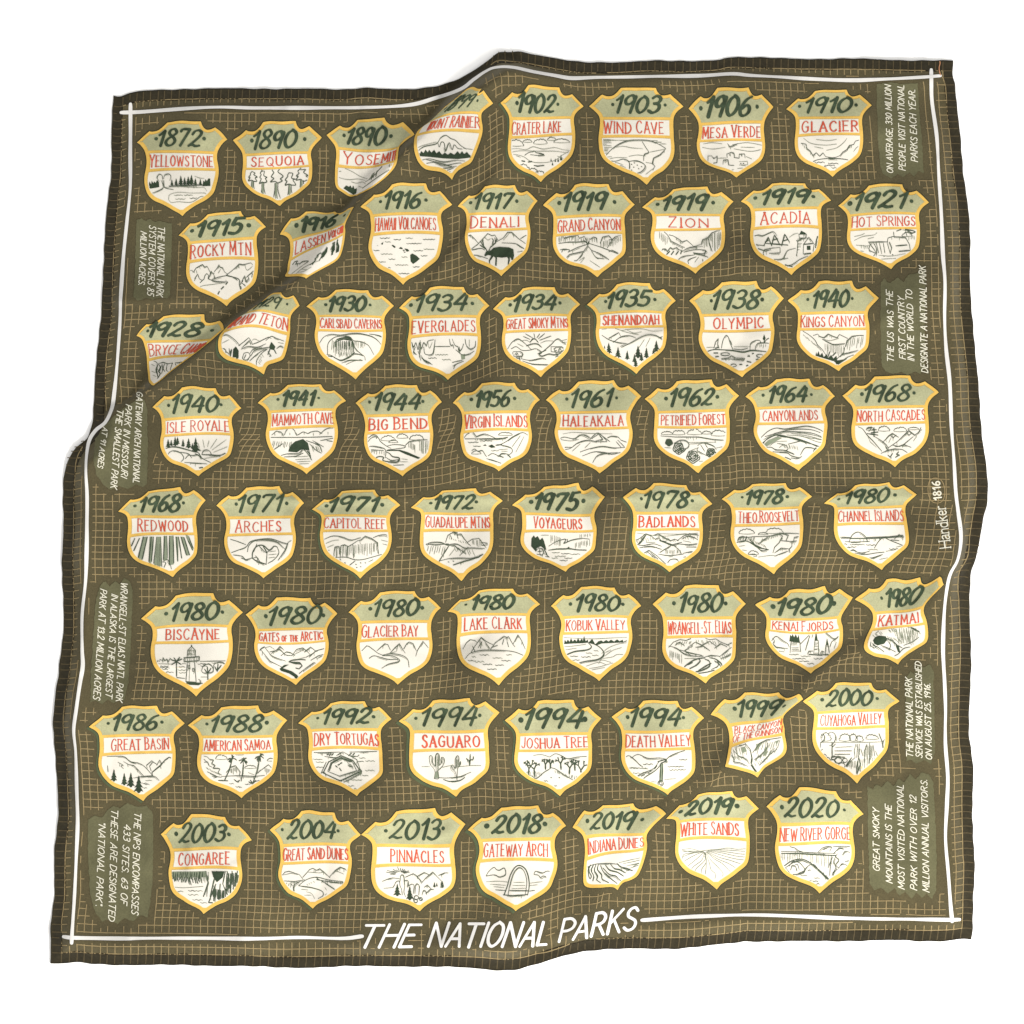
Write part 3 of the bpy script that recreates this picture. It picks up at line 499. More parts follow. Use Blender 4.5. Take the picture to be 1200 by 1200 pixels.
# line drawings, one per badge: strokes in the badge's own window (see VIEW)
# t/T thin, m/M medium, b/B bold (capital = curved); f/F dark / pale filled; p pine x y h; c cloud; w ripple; h/k hatching; d dot; o ring; r log end; s sequoia; y palm; j joshua tree; v rays
DRAW = {
"YELLOWSTONE":("k11","f 80 252 82 215 92 225 95 200 108 222 112 195 124 215 130 200 140 212 150 190 162 205 165 240 120 248;M 165 200 150 175 165 150 185 160 188 185;M 195 185 205 155 235 150 248 170 240 195;M 180 195 192 230 190 250 150 270 110 285;M 198 195 200 235 215 250 265 260;T 190 190 195 240;p 255 232 45;p 285 230 50;p 318 230 70;p 345 228 55;p 370 228 62;p 393 226 72;p 420 228 50;p 455 228 45;f 470 235 475 195 485 205 490 185 500 200 510 180 522 180 524 232;T 415 165 450 178 480 180;T 200 245 300 240 420 245 480 245 500 270;b 235 235 380 230 470 228;T 230 330 240 295 300 280 400 285 490 285 480 305 455 310 420 335 380 350 300 345 250 350 230 330;w 270 298 60;w 340 298 60;w 280 325 70;w 380 320 50"),
"SEQUOIA":("k11","s 818 128 60 140;s 890 125 55 165;s 985 105 85 210;s 1080 140 75 165;s 1165 110 90 160"),
"YOSEMITE":("k12","T 145 405 200 405 260 430 310 460 365 480;T 150 430 180 425;T 150 465 200 480 245 485 300 480 350 490;f 195 545 215 525 235 535 245 525 255 545 265 525 272 550 290 545 285 580 265 590 240 575;M 350 500 400 470 450 415 500 365 515 350 525 365 520 405;T 370 490 410 440;m 405 440 390 490;M 330 545 380 510 440 470 520 425;T 250 500 290 510 330 500 350 515;h 395 450 440 420 5 -8 40;T 300 530 330 540"),
"MOUNT RAINIER":("k12","M 705 310 760 260 850 235 880 195 915 178 950 200 985 215 1020 250 1060 275;T 705 275 760 250 850 225;T 1040 270 1110 280 1150 285;M 860 230 870 260 885 225 905 235 915 290 940 230 960 280 975 245 1000 270 1030 275;f 708 325 720 300 735 310 745 290 760 305 775 280 790 300 800 280 815 300 835 280 850 305 870 290 890 315 910 300 930 315 950 300 975 315 1000 290 1015 310 1030 290 1045 310 1065 295 1080 315 1105 325 1090 335 1000 345 900 340 800 330;M 730 360 800 345 900 365 980 355 1050 360;M 750 385 830 370 900 390 1000 375 1060 375;M 800 400 900 410 1000 395;M 850 420 920 425 970 410;T 890 440 950 435;M 780 350 900 380 960 400"),
"CRATER LAKE":("k13","c 150 115 100 50;c 230 95 60 25;c 320 100 90 45;c 400 80 60 25;c 470 95 110 30;T 85 160 150 150 220 155 270 135 340 150 420 140 480 155 540 160;T 100 180 180 165 300 165 420 165 500 175 530 165;M 210 195 240 175 270 170 275 162 290 175 320 180 345 190 300 195 250 190;T 100 200 130 190 200 205 260 240 350 245 420 230 470 195 520 165;p 405 265 25;p 425 240 25;p 445 240 28;p 465 230 40;p 395 235 20;b 275 265 300 270 345 265;b 235 242 260 238;b 190 235 210 238;c 110 230 50 40;c 200 290 90 60;c 260 310 80 50;c 315 322 60 40;T 150 200 180 210;T 440 200 480 215"),
"WIND CAVE":("k13","M 740 228 770 215 800 175 860 125 930 95 1010 88 1090 92 1150 115 1200 145;h 745 90 745 205 12 75 0;h 860 92 745 92 3 90 0;h 1100 92 1160 115 4 50 0;T 830 145 900 135 960 145 1040 150;M 1035 100 1060 140 1080 175 1050 190 1045 235;T 1080 175 1150 160 1200 150;m 1200 150 1160 190 1115 215 1105 255 1125 270 1110 300;T 800 225 850 215 930 215;M 765 225 840 240 900 225 940 240 945 280 930 310 820 305;M 940 240 1000 235 1050 260 1050 290 1010 320 950 315;d 960 260;d 980 250;d 1000 265;d 975 280;d 1010 290;d 960 300;d 1030 275;T 800 260 850 250 900 265;T 830 280 880 270 920 285;T 940 205 1000 195 1060 200;T 1060 245 1120 255;T 1110 290 1060 330"),
"MESA VERDE":("k14","T 120 95 170 88 230 95;T 115 115 180 125 250 115;T 290 100 380 90 480 110;T 300 125 400 140 480 125;T 340 115 420 118;m 262 95 275 110 270 115 320 95;m 148 165 148 205 170 210 200 205 202 165 190 178 172 175 172 165 148 165;m 260 175 258 155 285 145 300 150 302 175;m 330 178 330 155 362 155 365 178;m 235 215 238 190 265 188 270 220 300 222;m 300 175 330 180;t 330 200 378 198 380 218 330 220;t 205 180 255 178;t 370 170 405 185;d 182 180;d 275 160;d 345 165;T 130 200 145 205;T 320 240 370 235;T 270 255 300 245;T 340 220 370 225;d 340 210;d 355 210"),
"GLACIER":("k14","T 705 65 750 95 830 105 900 98;T 780 72 850 78 900 70;T 840 135 900 120 940 90 960 65;T 770 115 820 125;m 690 95 720 100 725 125 745 140 760 165 780 150 800 170 820 150 835 172;h 700 100 720 120 4 3 15;m 895 175 920 165 935 145 960 130 975 105 1000 100 1010 80 1040 72;M 835 172 870 178 895 175;M 750 205 800 188 880 182 960 188 1000 205;w 770 205 60;w 850 210 60;w 800 230 40;w 830 222 60;w 870 235 30;T 1000 140 1020 115 1040 110;m 1015 175 1035 155"),
"ROCKY MTN":("k21","m 60 370 85 365 90 380 110 350 150 328 165 345 180 340 200 380 225 385;m 225 375 245 350 255 330 262 345 280 350 290 375 310 390;m 305 395 360 350 385 325 410 330 460 318 470 330;T 420 330 435 365 470 340;m 85 455 105 420 100 420 120 390 130 420 150 430;m 135 445 160 420 165 400 178 385 190 400 185 420 210 430;m 190 420 205 370 225 400 230 420;M 300 400 250 410 210 430 295 440 300 430;M 300 400 380 420 385 455 395 495;M 300 395 350 410 375 430;T 105 490 150 465 220 455 290 445;b 310 440 300 455;b 285 470 270 485;b 258 500 245 525;m 385 465 410 430 400 440 420 400 425 440 445 420 440 400 470 380 465 410;b 395 470 398 495;M 400 445 430 470 415 455;m 430 410 475 370;T 110 365 115 385;T 265 360 250 385"),
"LASSEN VOLCANIC":("k21","m 725 330 740 310 760 305 745 325 780 320;M 770 330 790 310 830 310 800 330;T 740 395 770 370 820 340 900 310;T 715 390 800 330;b 855 335 880 300 870 300 895 275 885 275 910 260;b 900 310 925 270 915 268 935 250 950 225;b 985 270 985 235 975 235 990 210 985 200 1000 190;b 1015 250 1020 210 1010 205 1018 175;f 905 300 925 255 945 235 955 225 950 255 930 285;f 975 280 985 215 1000 190 1000 240;f 1005 260 1015 180 1028 215 1025 250;T 760 380 800 375 850 350;T 780 360 820 365;b 840 335 870 315;T 1000 160 1035 150"),
"HAWAII VOLCANOES":("k22","f 305 235 320 225 350 240 372 262 345 285 325 298 308 280;f 100 160 118 145 112 165;f 175 170 185 165 205 180 195 187;f 225 190 240 180 255 190 245 195;f 250 200 268 200 262 210;f 265 190 290 195 300 208 280 212;f 258 212 275 215 265 220;f 70 175 82 168 80 172;w 95 118 70;w 190 128 50;w 275 118 50;w 395 125 85;w 280 155 105;w 130 145 40;w 50 205 40;w 100 230 80;w 330 205 65;w 400 195 75;w 245 248 40;w 380 240 45;w 155 265 45;w 65 285 70;w 200 305 90;w 325 318 45;w 135 325 35;w 225 365 80"),
"DENALI":("k22","m 695 185 702 105 730 95 760 125 785 155;m 735 195 780 160 850 85 880 100 900 95 920 130;m 915 140 960 115 990 75 1020 75 1060 115 1115 155;m 1080 120 1120 95;T 830 110 850 130 870 120;t 960 130 1000 85;M 705 215 740 200 800 190 830 200;M 950 150 1040 155 1080 175 1110 200 1060 215;M 715 235 780 240 850 262;f 825 240 840 210 870 205 890 185 930 178 1000 182 1030 195 1035 240 1028 270 1018 305 1010 303 1015 262 1005 250 1005 275 996 308 990 306 995 265 985 250 945 255 915 250 912 312 902 312 905 255 890 245 865 280 868 310 860 308 858 275 875 240 850 235 835 245;b 850 215 835 190 810 160 800 140;b 830 190 795 165;b 855 210 870 180 905 150 900 115;b 880 175 890 130 880 120;b 905 150 915 120;b 820 170 815 130"),
"GRAND CANYON":("k23","m 65 145 70 95 110 90 115 105 150 95 205 88 215 110;m 215 105 245 95 260 130 245 125 220 128 200 130 150 130 80 140;m 280 115 300 100 320 105 325 135;m 345 140 360 100 400 92 420 115 400 120;m 390 170 420 120 440 100 475 90;h 80 95 205 92 12 0 38;h 225 105 320 105 8 0 28;h 350 130 470 100 12 0 45;b 240 120 265 140 275 125 265 155;m 265 145 200 165 140 195;m 265 155 240 190 150 210 105 255;m 270 160 290 185 340 205 380 230 420 262;m 275 140 350 165 400 185 470 215;M 240 195 200 245 180 250;M 290 190 320 230 370 240;T 280 250 350 298;T 210 250 245 230 215 270;m 95 205 110 175 150 180 145 195;m 400 195 420 185 470 210;m 90 180 130 175;T 235 210 215 235"),
"ZION":("k23","m 715 60 745 58 775 85 800 125 830 140 870 160 885 165;m 785 85 810 90 845 110 870 130 900 120 940 155;h 725 65 770 100 6 0 50;m 940 160 990 145 1000 115 1030 105 1060 70 1090 60 1145 55;h 1010 110 1060 80 6 2 60;h 1065 75 1145 60 10 0 130;M 870 190 920 165 1000 160;m 730 200 745 175 765 175 775 190 795 165 810 175 835 165 850 180 870 185;b 740 215 755 200;b 770 210 790 190;b 800 210 815 190;b 830 210 845 190;b 860 205 865 190;M 880 195 950 180 1020 185 1000 205 940 200 1000 215 1050 235 1080 240;M 950 210 935 215 870 225 835 255;M 1020 185 1010 215;M 960 225 910 245 910 270;M 1000 240 1000 265;T 780 235 850 240;T 975 225 950 260;m 1035 110 1050 160 1060 190"),
"ACADIA":("k24","M 55 140 65 110 60 100 100 85 130 90 175 70 200 65 220 90;M 60 140 100 150 140 155;b 135 155 165 100 185 150;b 165 120 145 130;b 185 155 205 85 240 150;b 190 120 225 110;b 250 155 270 80 300 130;b 255 125 290 115;b 150 140 290 150;m 350 125 385 105 420 105;m 355 110 350 190 345 220;m 360 80 410 80 405 105 365 105 360 80;f 365 80 375 58 400 70 410 80;m 390 145 425 100 460 145;m 390 145 388 205 450 200 458 145;f 412 155 435 155 435 180 412 180;b 395 145 450 140;b 490 60 470 130 465 190;m 475 90 495 80;m 470 120 490 115;m 465 150 485 150;m 55 205 130 205 140 180 190 170 240 165;M 130 210 180 240 250 240 270 215 290 185 340 170;m 240 170 240 200 170 205;m 280 200 260 240 290 235;M 220 270 300 280 370 240 430 215;M 270 275 320 290 360 280;b 300 285 340 290;M 400 210 450 200;m 60 160 150 190 180 180;T 300 100 330 80 355 75;m 345 120 350 125;h 355 120 350 180 5 25 0;M 180 240 220 265 200 240"),
"HOT SPRINGS":("k24","T 715 95 760 85 780 75;T 715 120 770 95 840 85 860 70;T 800 110 840 100;T 725 150 800 155 830 140;m 805 130 870 128 930 130;M 805 130 820 150 850 195 835 225;M 835 135 855 170 855 220;M 855 135 870 200;M 875 135 890 205;M 900 135 910 200;M 925 135 945 205;M 815 150 810 180 845 200;m 925 130 930 105 960 95 1040 100 1065 145 1075 205;m 940 130 955 165 945 200;b 980 155 1050 150;b 1000 190 1070 185;M 965 65 970 100;B 985 60 1020 50 1060 55 1090 60 1115 75;c 1050 85 60 30;m 1040 60 1050 95;b 1055 60 1080 75 1100 70;T 870 215 950 220 1040 205;h 760 150 800 155 5 3 20;T 735 185 775 190;d 905 220;d 960 210;T 880 240 980 235;h 1060 95 1115 90 5 0 25"),
"BRYCE CANYON":("k31","M 115 520 150 535 155 560 145 590 160 640;b 165 550 180 570 165 600 180 620 165 650 160 655;M 190 545 195 580 190 620;M 210 545 200 580 215 605;M 165 545 200 535 230 545 270 540;M 230 545 225 590 240 605;M 270 540 260 570 255 600;M 290 540 330 535 350 530;M 290 545 300 570 280 590;T 330 540 320 560;T 110 550 135 560;T 112 600 140 610;T 122 630 150 640;b 155 560 150 600 165 650;m 185 560 175 600"),
"GRAND TETON":("k31","M 630 370 650 340 680 335 730 370 770 415;m 760 415 800 385 835 355 855 385 860 405 900 390 960 360 980 350 1000 360;M 960 375 1000 345 1040 360 1110 385;T 860 375 880 365 920 385;m 785 430 840 375 850 400;M 780 440 830 420 900 425 960 400;b 695 470 710 440 700 490 720 510 705 520;f 715 520 720 440 740 420 760 450 760 500 750 525;m 670 460 685 470 680 500;m 690 435 700 510;M 800 470 830 465 845 490 820 520 790 510 800 470;m 815 480 800 510;M 850 490 880 450 950 430 990 425;M 845 470 870 440 930 430;M 830 540 870 500 920 460 960 440;M 890 565 895 520 930 470 970 440;h 905 530 930 480 5 12 20;f 985 420 1000 385 1030 420 1020 445 990 440;b 990 440 975 480;b 1020 440 1035 470;m 975 455 1000 490 985 495;M 1040 435 1070 415 1100 440;T 640 395 690 370;T 1050 390 1105 400;M 630 440 650 435 665 450 660 490"),
"CARLSBAD CAVERNS":("k32","M 30 105 60 65 110 45 180 50 250 40 320 40 400 60 450 100 475 155;M 380 42 440 50 505 75;M 85 180 90 110 130 70 180 58 240 62 270 90 310 95 370 120 410 185;M 80 185 110 190 150 215 180 225 230 205 275 180 340 195 350 225;B 140 130 150 85 200 68 240 68 265 110 270 170;h 150 100 262 100 12 0 90;k 155 95 258 90 9 0 60;f 150 100 165 80 205 66 240 68 255 90 200 82 170 90;h 120 80 145 110 4 -8 80;m 265 95 280 140 300 165 340 195;h 280 90 350 95 7 0 50;B 130 205 180 225 240 200 275 170;h 160 170 250 170 8 4 35;M 185 245 240 225 330 225;T 215 255 260 235 320 220;b 90 195 120 200"),
"EVERGLADES":("k32","m 668 75 680 110 685 135 700 115;M 670 90 690 130 705 100 720 150 730 100 745 140 760 100 780 120 790 90 830 80;m 735 85 730 200 740 225;M 740 190 770 230 820 255;M 740 205 780 240;M 700 130 690 170 710 185;M 720 160 735 200;M 760 130 770 180 820 180 835 120 840 80;T 790 100 800 140 820 100;m 835 128 945 128;w 840 185 90;w 790 208 60;w 890 220 60;M 940 75 950 120 965 115 970 140;M 960 75 980 120 1000 130 1010 160 1030 140 1040 110;M 1050 75 1060 120 1090 145 1120 130 1125 90;M 985 150 1030 185 1080 180 1115 160;F 1020 185 1050 180 1050 215 1025 220;M 960 240 1000 230 1030 225;M 970 285 985 255 1040 230;m 965 265 1000 245;T 1080 80 1080 130;M 1010 130 1015 180;b 690 165 700 180;M 750 215 800 240 810 250"),
"GREAT SMOKY MTNS":("k33","M 60 205 90 160 130 135 160 150 200 185 225 210;M 215 160 235 135 255 135 275 160;m 235 128 185 100;m 215 138 170 118;m 250 125 245 100;m 265 128 285 100;m 275 135 320 98;m 285 145 365 115;M 190 185 230 170 270 170 300 195;M 300 230 360 180 410 135 450 160 488 185;M 270 240 290 230 330 215;T 290 165 330 150 380 150;T 150 150 190 145 220 160;T 430 150 480 140 485 155 440 160;M 85 205 120 190 160 215 210 215 260 205 300 230 280 240 300 255 350 240 390 245 440 235 470 230;m 95 235 100 225 150 225 165 235 165 255 105 260 95 235;m 110 250 115 235 120 248 130 235 135 250;b 140 260 150 295;m 110 265 140 275;m 365 190 365 225 405 228 440 225 460 205 440 190 365 190;m 400 198 385 205 390 220 405 215;m 415 222 425 198 440 220;b 405 228 408 270;m 395 262 425 250;M 155 275 220 285 300 270 330 280;M 165 290 230 310 330 315 360 315;T 130 170 170 190"),
"SHENANDOAH":("k33","T 720 70 800 62 860 75 900 70 1000 65 1080 80 1155 75;T 900 75 950 95 1000 85;T 860 80 940 100 980 105;M 722 110 770 140 830 160 900 170;m 770 130 840 92 855 120;M 800 160 860 120 920 115 960 130;M 860 195 930 160 1000 120 1050 105 1110 115 1165 150;M 1120 130 1160 114;t 1020 140 980 200;t 1060 130 1030 190;t 890 170 850 190;p 740 230 50;p 770 240 80;p 835 270 80;p 900 280 65;p 950 300 60;p 975 270 90;p 1000 290 60;p 1035 270 75;p 1085 260 60;p 1105 240 95;p 960 330 60"),
"OLYMPIC":("k34","B 55 210 90 200 140 200 220 205 290 215 350 205 450 215;M 145 190 155 140 175 105 190 115 205 160 225 205;m 205 140 215 165;m 95 190 105 150 125 125 120 160 130 190;b 105 190 125 185;t 45 185 95 185;t 230 180 330 180;M 230 195 280 200 320 190;M 335 200 340 160 370 140 400 140 410 160;M 370 200 375 175 400 155 485 160;M 430 155 450 130 482 118;f 420 130 430 98 440 125 432 140;b 431 135 431 155;h 400 165 440 165 4 -3 25;o 170 230 30 10;m 145 260 190 255 210 240 240 255 300 258 290 270 210 262 145 265;o 400 242 22 10;o 225 305 18 9;b 95 222 120 222;b 105 248 125 245;b 320 245 330 240;b 315 280 340 285;b 350 228 358 225;b 265 300 280 300;b 375 268 388 262;b 310 310 320 305;d 330 245"),
"KINGS CANYON":("k34","M 690 75 730 100 770 135 790 170 820 200 850 245;m 760 105 790 95 800 110 830 120 860 95 890 110 920 120 935 98 970 115 990 125;T 830 130 870 140 930 125;M 820 130 870 155 900 165 970 160;m 975 180 985 140 1020 110 1070 105 1110 105;m 970 185 965 215 940 245;h 695 100 800 190 10 16 18;h 840 160 960 175 12 2 70;h 1000 130 1095 110 8 -10 75;f 775 240 780 215 785 235 795 210 805 240 820 220 830 250 850 230 860 255 880 235 895 260 915 240 920 270 890 275;b 860 245 870 215;b 890 240 910 220;M 900 280 950 235 1000 220 1060 205;m 920 300 990 250 1030 235;f 900 275 985 262 920 305"),
"ISLE ROYALE":("k41","p 70 135 55;p 90 125 40;p 115 125 60;p 130 115 50;p 165 130 50;p 200 140 65;p 225 145 40;p 245 165 95;B 55 140 110 130 180 145 230 160 260 165;M 65 190 80 165 110 155 150 170 170 205 140 235;M 150 165 200 175 220 200;M 180 205 200 185 230 185 260 180 280 210;M 240 170 290 205 340 230;b 265 170 285 205;m 175 230 260 235 330 240;b 180 255 210 262;b 270 265 290 262;b 335 250 350 245;T 300 205 370 195 440 190;M 285 180 295 155 320 150 340 165 345 180;t 270 140 260 105;t 300 135 290 85;t 320 130 330 90;t 340 140 380 80;t 350 150 440 85;t 360 165 460 125;t 280 155 262 140;B 285 180 340 182 400 185 440 170 465 178"),
"MAMMOTH CAVE":("k41","m 730 55 760 30 790 35 805 60;M 810 55 830 20 870 20 890 55 930 35 960 45 980 35 1020 30 1050 45;M 1040 45 1080 15 1140 10 1155 45;m 725 70 880 70 1010 68 1155 62;h 760 45 1130 35 9 0 18;f 835 160 845 125 880 95 930 80 960 105 970 150 950 150 920 145 890 165;M 770 190 830 175 900 170 930 145 960 175 985 215;M 800 195 880 190 930 170;t 870 195 960 190;t 880 212 970 207;t 890 226 975 222;t 895 240 965 237;h 740 95 860 100 10 -12 45;M 970 110 1010 150 1045 170;M 950 90 1030 120 1050 160;M 990 90 1060 130;M 1080 90 1145 100;h 980 120 1040 130 6 15 45;b 965 150 980 210;b 955 155 970 175;M 740 150 800 110;M 1040 90 1120 75"),
"BIG BEND":("k42","M 62 135 90 105 130 100 150 130 190 160 220 175;M 62 110 100 85 130 95 120 110;c 200 110 90 40;c 295 95 70 35;c 235 130 60 20;c 390 105 90 40;M 62 170 100 160 170 175 185 200 180 240;m 62 185 100 185 170 190;M 190 160 240 150 300 155 310 170 200 185;m 310 160 340 130 400 118 475 118;h 340 130 380 150 6 0 55;h 410 130 465 125 8 -2 80;f 190 185 280 185 330 200 415 238 400 245 320 215 270 192 190 192;B 115 240 140 230 170 235 165 255 210 265 260 265 275 240 230 230 210 210 190 200;M 185 235 220 255 270 250;m 130 265 190 265;T 280 265 330 265;T 290 245 330 250;m 235 288 305 285;h 95 190 170 195 6 0 30"),
"VIRGIN ISLANDS":("k42","M 705 110 730 80 770 72 790 95 820 85 850 80 890 95 920 110;c 985 80 90 25;m 715 112 900 112 1000 105;M 800 112 870 110 940 112 1000 100;M 940 155 990 130 1040 95 1100 70 1140 90;t 1085 90 1030 165;t 1110 95 1055 200;f 835 158 850 148 860 158;f 870 160 895 150 920 168 890 172;b 920 155 960 150;w 735 135 70;w 830 125 60;w 770 160 50;w 890 190 50;M 930 150 990 160 1025 175 1030 200 1000 225;M 760 190 780 180 800 195 830 190 850 220 860 230;c 790 205 60 25;M 870 225 900 210 940 225 960 210 1000 215 1015 235;M 860 245 900 255 930 265 955 275;b 940 225 970 235;b 1000 215 1018 235;T 940 185 1000 180;T 1000 195 960 195"),
"HALEAKALA":("k43","T 80 75 150 65 250 72 395 75;M 60 105 90 95 150 105 200 80 250 100 270 105;T 160 115 180 85 220 80 250 95;M 255 105 305 70 360 120;m 270 100 310 75 335 110 290 120;M 365 100 390 90 430 95 450 115;M 320 80 380 125;m 420 125 450 160;m 430 115 480 165;M 450 115 505 135;M 95 175 130 165 180 130 240 115 300 125 360 125;m 70 160 130 160;t 190 140 140 185;t 255 130 220 165;M 190 190 250 170 330 155 410 165 490 160;M 205 215 280 190 350 195 400 205 490 180;M 270 258 300 215 350 200 430 195;T 60 110 130 120 180 110"),
"PETRIFIED FOREST":("k43","c 745 70 70 25;c 820 68 75 35;c 920 65 90 40;c 1000 68 60 22;c 1080 72 100 45;m 705 88 800 95 950 95 1040 110 1145 118;r 757 128 24;r 820 165 40;r 910 218 44;r 1028 195 34;M 790 135 830 115 870 120 885 150 850 185;M 830 120 845 150;M 940 150 975 130 1040 150 1060 175;m 945 160 935 180 1000 215;m 960 145 985 185;m 985 135 1005 165;t 880 130 1060 128;t 880 140 1000 135;t 1060 165 1135 150;t 1070 205 1105 195;t 730 162 770 165;t 950 250 1035 245;T 900 180 940 165"),
"CANYONLANDS":("k44","M 65 155 110 115 160 95 220 100 290 90 360 82 420 95 470 120 497 155;M 75 190 120 155 180 140 250 155 330 180 400 200 470 225;B 75 200 100 170 160 140 200 150 280 160 360 185 430 215;M 90 150 200 120 300 120 400 130 490 165;M 150 130 260 105 380 105 450 125;T 230 140 330 150 430 185 490 190;T 260 130 380 150 490 180;T 300 125 420 145 490 170;T 80 170 140 140 200 130;F 85 200 110 175 170 150 200 160 140 190 100 215;M 95 220 130 220 160 235 220 240 280 265;M 105 235 150 250 230 255 260 275 320 290;M 115 250 140 280 220 285 260 300;M 170 195 220 205 240 230 220 245;M 240 200 280 190 330 180 360 200;M 320 270 350 225 400 225 420 240;M 260 290 300 295 330 280;M 400 255 420 225 440 240;m 300 340 330 320 395 270;T 120 210 160 185 230 180;T 180 225 210 200;h 215 200 300 215 8 8 30;m 150 275 200 295 280 335;h 330 150 480 175 12 -30 -4"),
"NORTH CASCADES":("k44","M 700 85 730 100 760 140 800 180 855 245;M 755 100 790 88 770 115;b 805 90 805 150;b 785 125 830 120;b 790 105 820 105;b 760 130 830 140;M 800 145 850 175 890 210 900 240;c 870 100 70 40;c 780 100 50 25;c 975 105 80 35;c 1060 98 70 20;m 860 190 900 145 925 128 965 155;m 895 225 960 180 1030 110 1070 140 1115 105;m 910 140 930 155 950 140;m 1015 125 1035 140 1050 125;m 1090 130 1110 90;m 925 205 970 215 1000 200 1060 150;m 850 260 890 240 940 230 990 235 1030 260;b 895 270 910 285 925 260;b 945 285 970 270 950 265 965 250;b 880 215 895 240;M 940 215 960 215 1000 205 1045 220;t 1060 180 1080 150;t 900 190 915 160;t 760 140 780 185 820 220"),
"REDWOOD":("k51","b 100 115 70 185;b 130 115 85 215;F 155 105 182 105 145 270 115 275;F 195 105 215 103 205 300 188 300;F 240 105 268 105 270 300 225 300;F 285 100 305 100 310 250 285 260;F 320 100 345 98 350 280 320 285;F 360 105 378 105 378 260 372 260;F 395 105 410 105 450 220 430 225;F 425 95 440 92 480 185 465 190;b 155 105 115 275;b 180 105 145 270;b 205 105 190 300;b 220 105 205 300;m 240 105 220 300 280 300;m 265 105 275 295;b 290 100 285 250;m 305 100 310 240;b 322 100 322 280;b 345 98 350 270;b 365 105 375 260;b 380 105 400 240;b 395 105 430 220;b 410 95 450 220;b 425 95 470 190;b 440 92 475 185;b 470 95 490 150;M 285 260 310 250 330 290 335 310;M 285 305 300 270 280 265;h 240 150 265 150 4 0 140"),
"ARCHES":("k51","m 712 120 760 135 810 155;M 705 210 760 190 810 170 840 135 900 120 970 118 1040 140 1080 150;M 820 200 830 160 870 130 950 125 1010 140 1050 175 1065 190;B 850 240 855 200 880 165 920 160 960 190 990 165 1010 170;m 890 160 925 195 945 210;b 920 165 945 205;m 945 205 990 165;m 945 210 940 275;M 1010 170 1020 210 990 250 950 275;m 855 240 880 235 900 265 940 280;b 850 240 870 255 905 270 940 280;M 760 225 790 230 810 250 850 240;M 780 240 820 255;m 1015 255 1060 190 1080 140 1100 128;t 960 200 1000 195;t 955 220 1005 215;t 955 240 995 235;M 880 150 860 200;m 870 225 890 245 880 260 910 275;M 730 220 770 225"),
"CAPITOL REEF":("k52","M 58 120 110 100 170 105 230 125 290 110;M 370 110 410 95 450 92 482 110;T 60 150 110 130 150 125;T 70 175 120 155;T 60 195 90 190;T 420 125 460 135;T 430 150 470 160;m 115 230 125 170 150 165 160 230;m 160 225 165 160 190 155 205 165 200 230;m 205 170 240 150 245 240;m 240 150 270 130 290 125 320 100 345 110 360 115 395 140 405 215;h 130 170 400 140 26 0 80;M 100 238 150 235 200 235 250 250 300 250 360 235 430 215;m 220 285 255 258;T 340 265 370 250;d 140 260;d 160 250;d 190 270;d 240 300;d 260 280;d 290 270;d 320 270;d 265 300;d 290 295;d 130 250;d 200 285"),
"GUADALUPE MTNS":("k52","m 830 140 845 95 880 75 905 90 930 85 945 110 975 150 990 160;b 880 75 905 80;m 860 95 870 115;m 905 95 910 115;h 850 110 960 140 8 5 12;M 705 155 740 140 800 140 840 155 900 150 950 175 1000 175 1080 180;M 708 150 760 155 850 150;h 725 165 830 165 8 -12 50;b 850 165 820 210 790 260;m 850 160 890 160 920 190;h 880 170 1000 185 8 18 40;m 970 140 1000 120 1045 115 1070 150 1090 175;h 1000 125 1060 125 6 3 45;m 1060 140 1110 148;m 1060 160 1100 155;M 790 260 850 245 920 240 1000 240 1070 215;b 880 285 950 260 1040 235 1070 215;m 920 225 975 170;m 910 175 960 215;t 890 180 855 225;d 850 265;d 880 260"),
"VOYAGEURS":("k53","f 68 165 70 115 85 95 95 110 110 100 125 125 140 110 150 130 160 165 165 190 150 180 130 165 105 175 100 200 90 190;m 100 195 115 175 140 180 150 200 140 220 105 215;m 110 200 140 195;m 120 180 125 215;b 150 180 170 220;m 160 230 185 235 160 215;B 180 190 230 183 290 182 310 180 360 188 420 190;b 300 180 310 172;h 195 95 260 110 7 0 55;M 180 165 230 135 290 120 280 145 330 125 390 115 440 120;h 350 145 440 125 10 0 40;h 380 90 440 85 6 0 25;M 300 135 300 120;T 130 95 180 95;w 200 205 50;w 260 212 60;w 320 215 60;w 220 228 70;w 200 240 40;w 280 240 50;w 250 255 50"),
"BADLANDS":("k53","T 740 80 900 100 1030 90 1150 80;T 870 84 1000 88 1060 84;m 725 130 760 115 800 85 830 95 860 120 880 110 900 130 930 135;b 745 160 800 95;b 790 110 760 150;m 850 95 880 85 920 110 960 130 985 120 1010 130;m 885 125 970 155 1030 140;b 890 130 990 165;m 1000 130 1040 100 1080 85 1130 90 1155 115;M 1030 120 1070 100 1110 110 1140 130;h 740 120 840 110 8 10 25;h 880 95 980 125 8 12 20;h 1040 105 1140 100 8 6 22;M 724 150 780 160 850 150 900 165;M 760 175 830 165 900 185;M 1000 150 1080 155 1150 145;m 970 155 920 185 890 205;m 975 158 1010 185 1030 215;h 930 190 1020 190 9 -4 30;M 880 215 950 225 1040 215;m 770 220 820 190 870 225 945 295;m 810 200 900 275 940 300;m 800 215 870 270;m 830 205 925 290;M 1040 210 1090 200 1140 195;M 940 270 960 250 1000 250 1010 275;M 1010 260 1050 245 1090 250;M 1060 170 1130 170;M 1040 235 1100 225;T 800 140 860 140;T 1040 130 1090 140"),
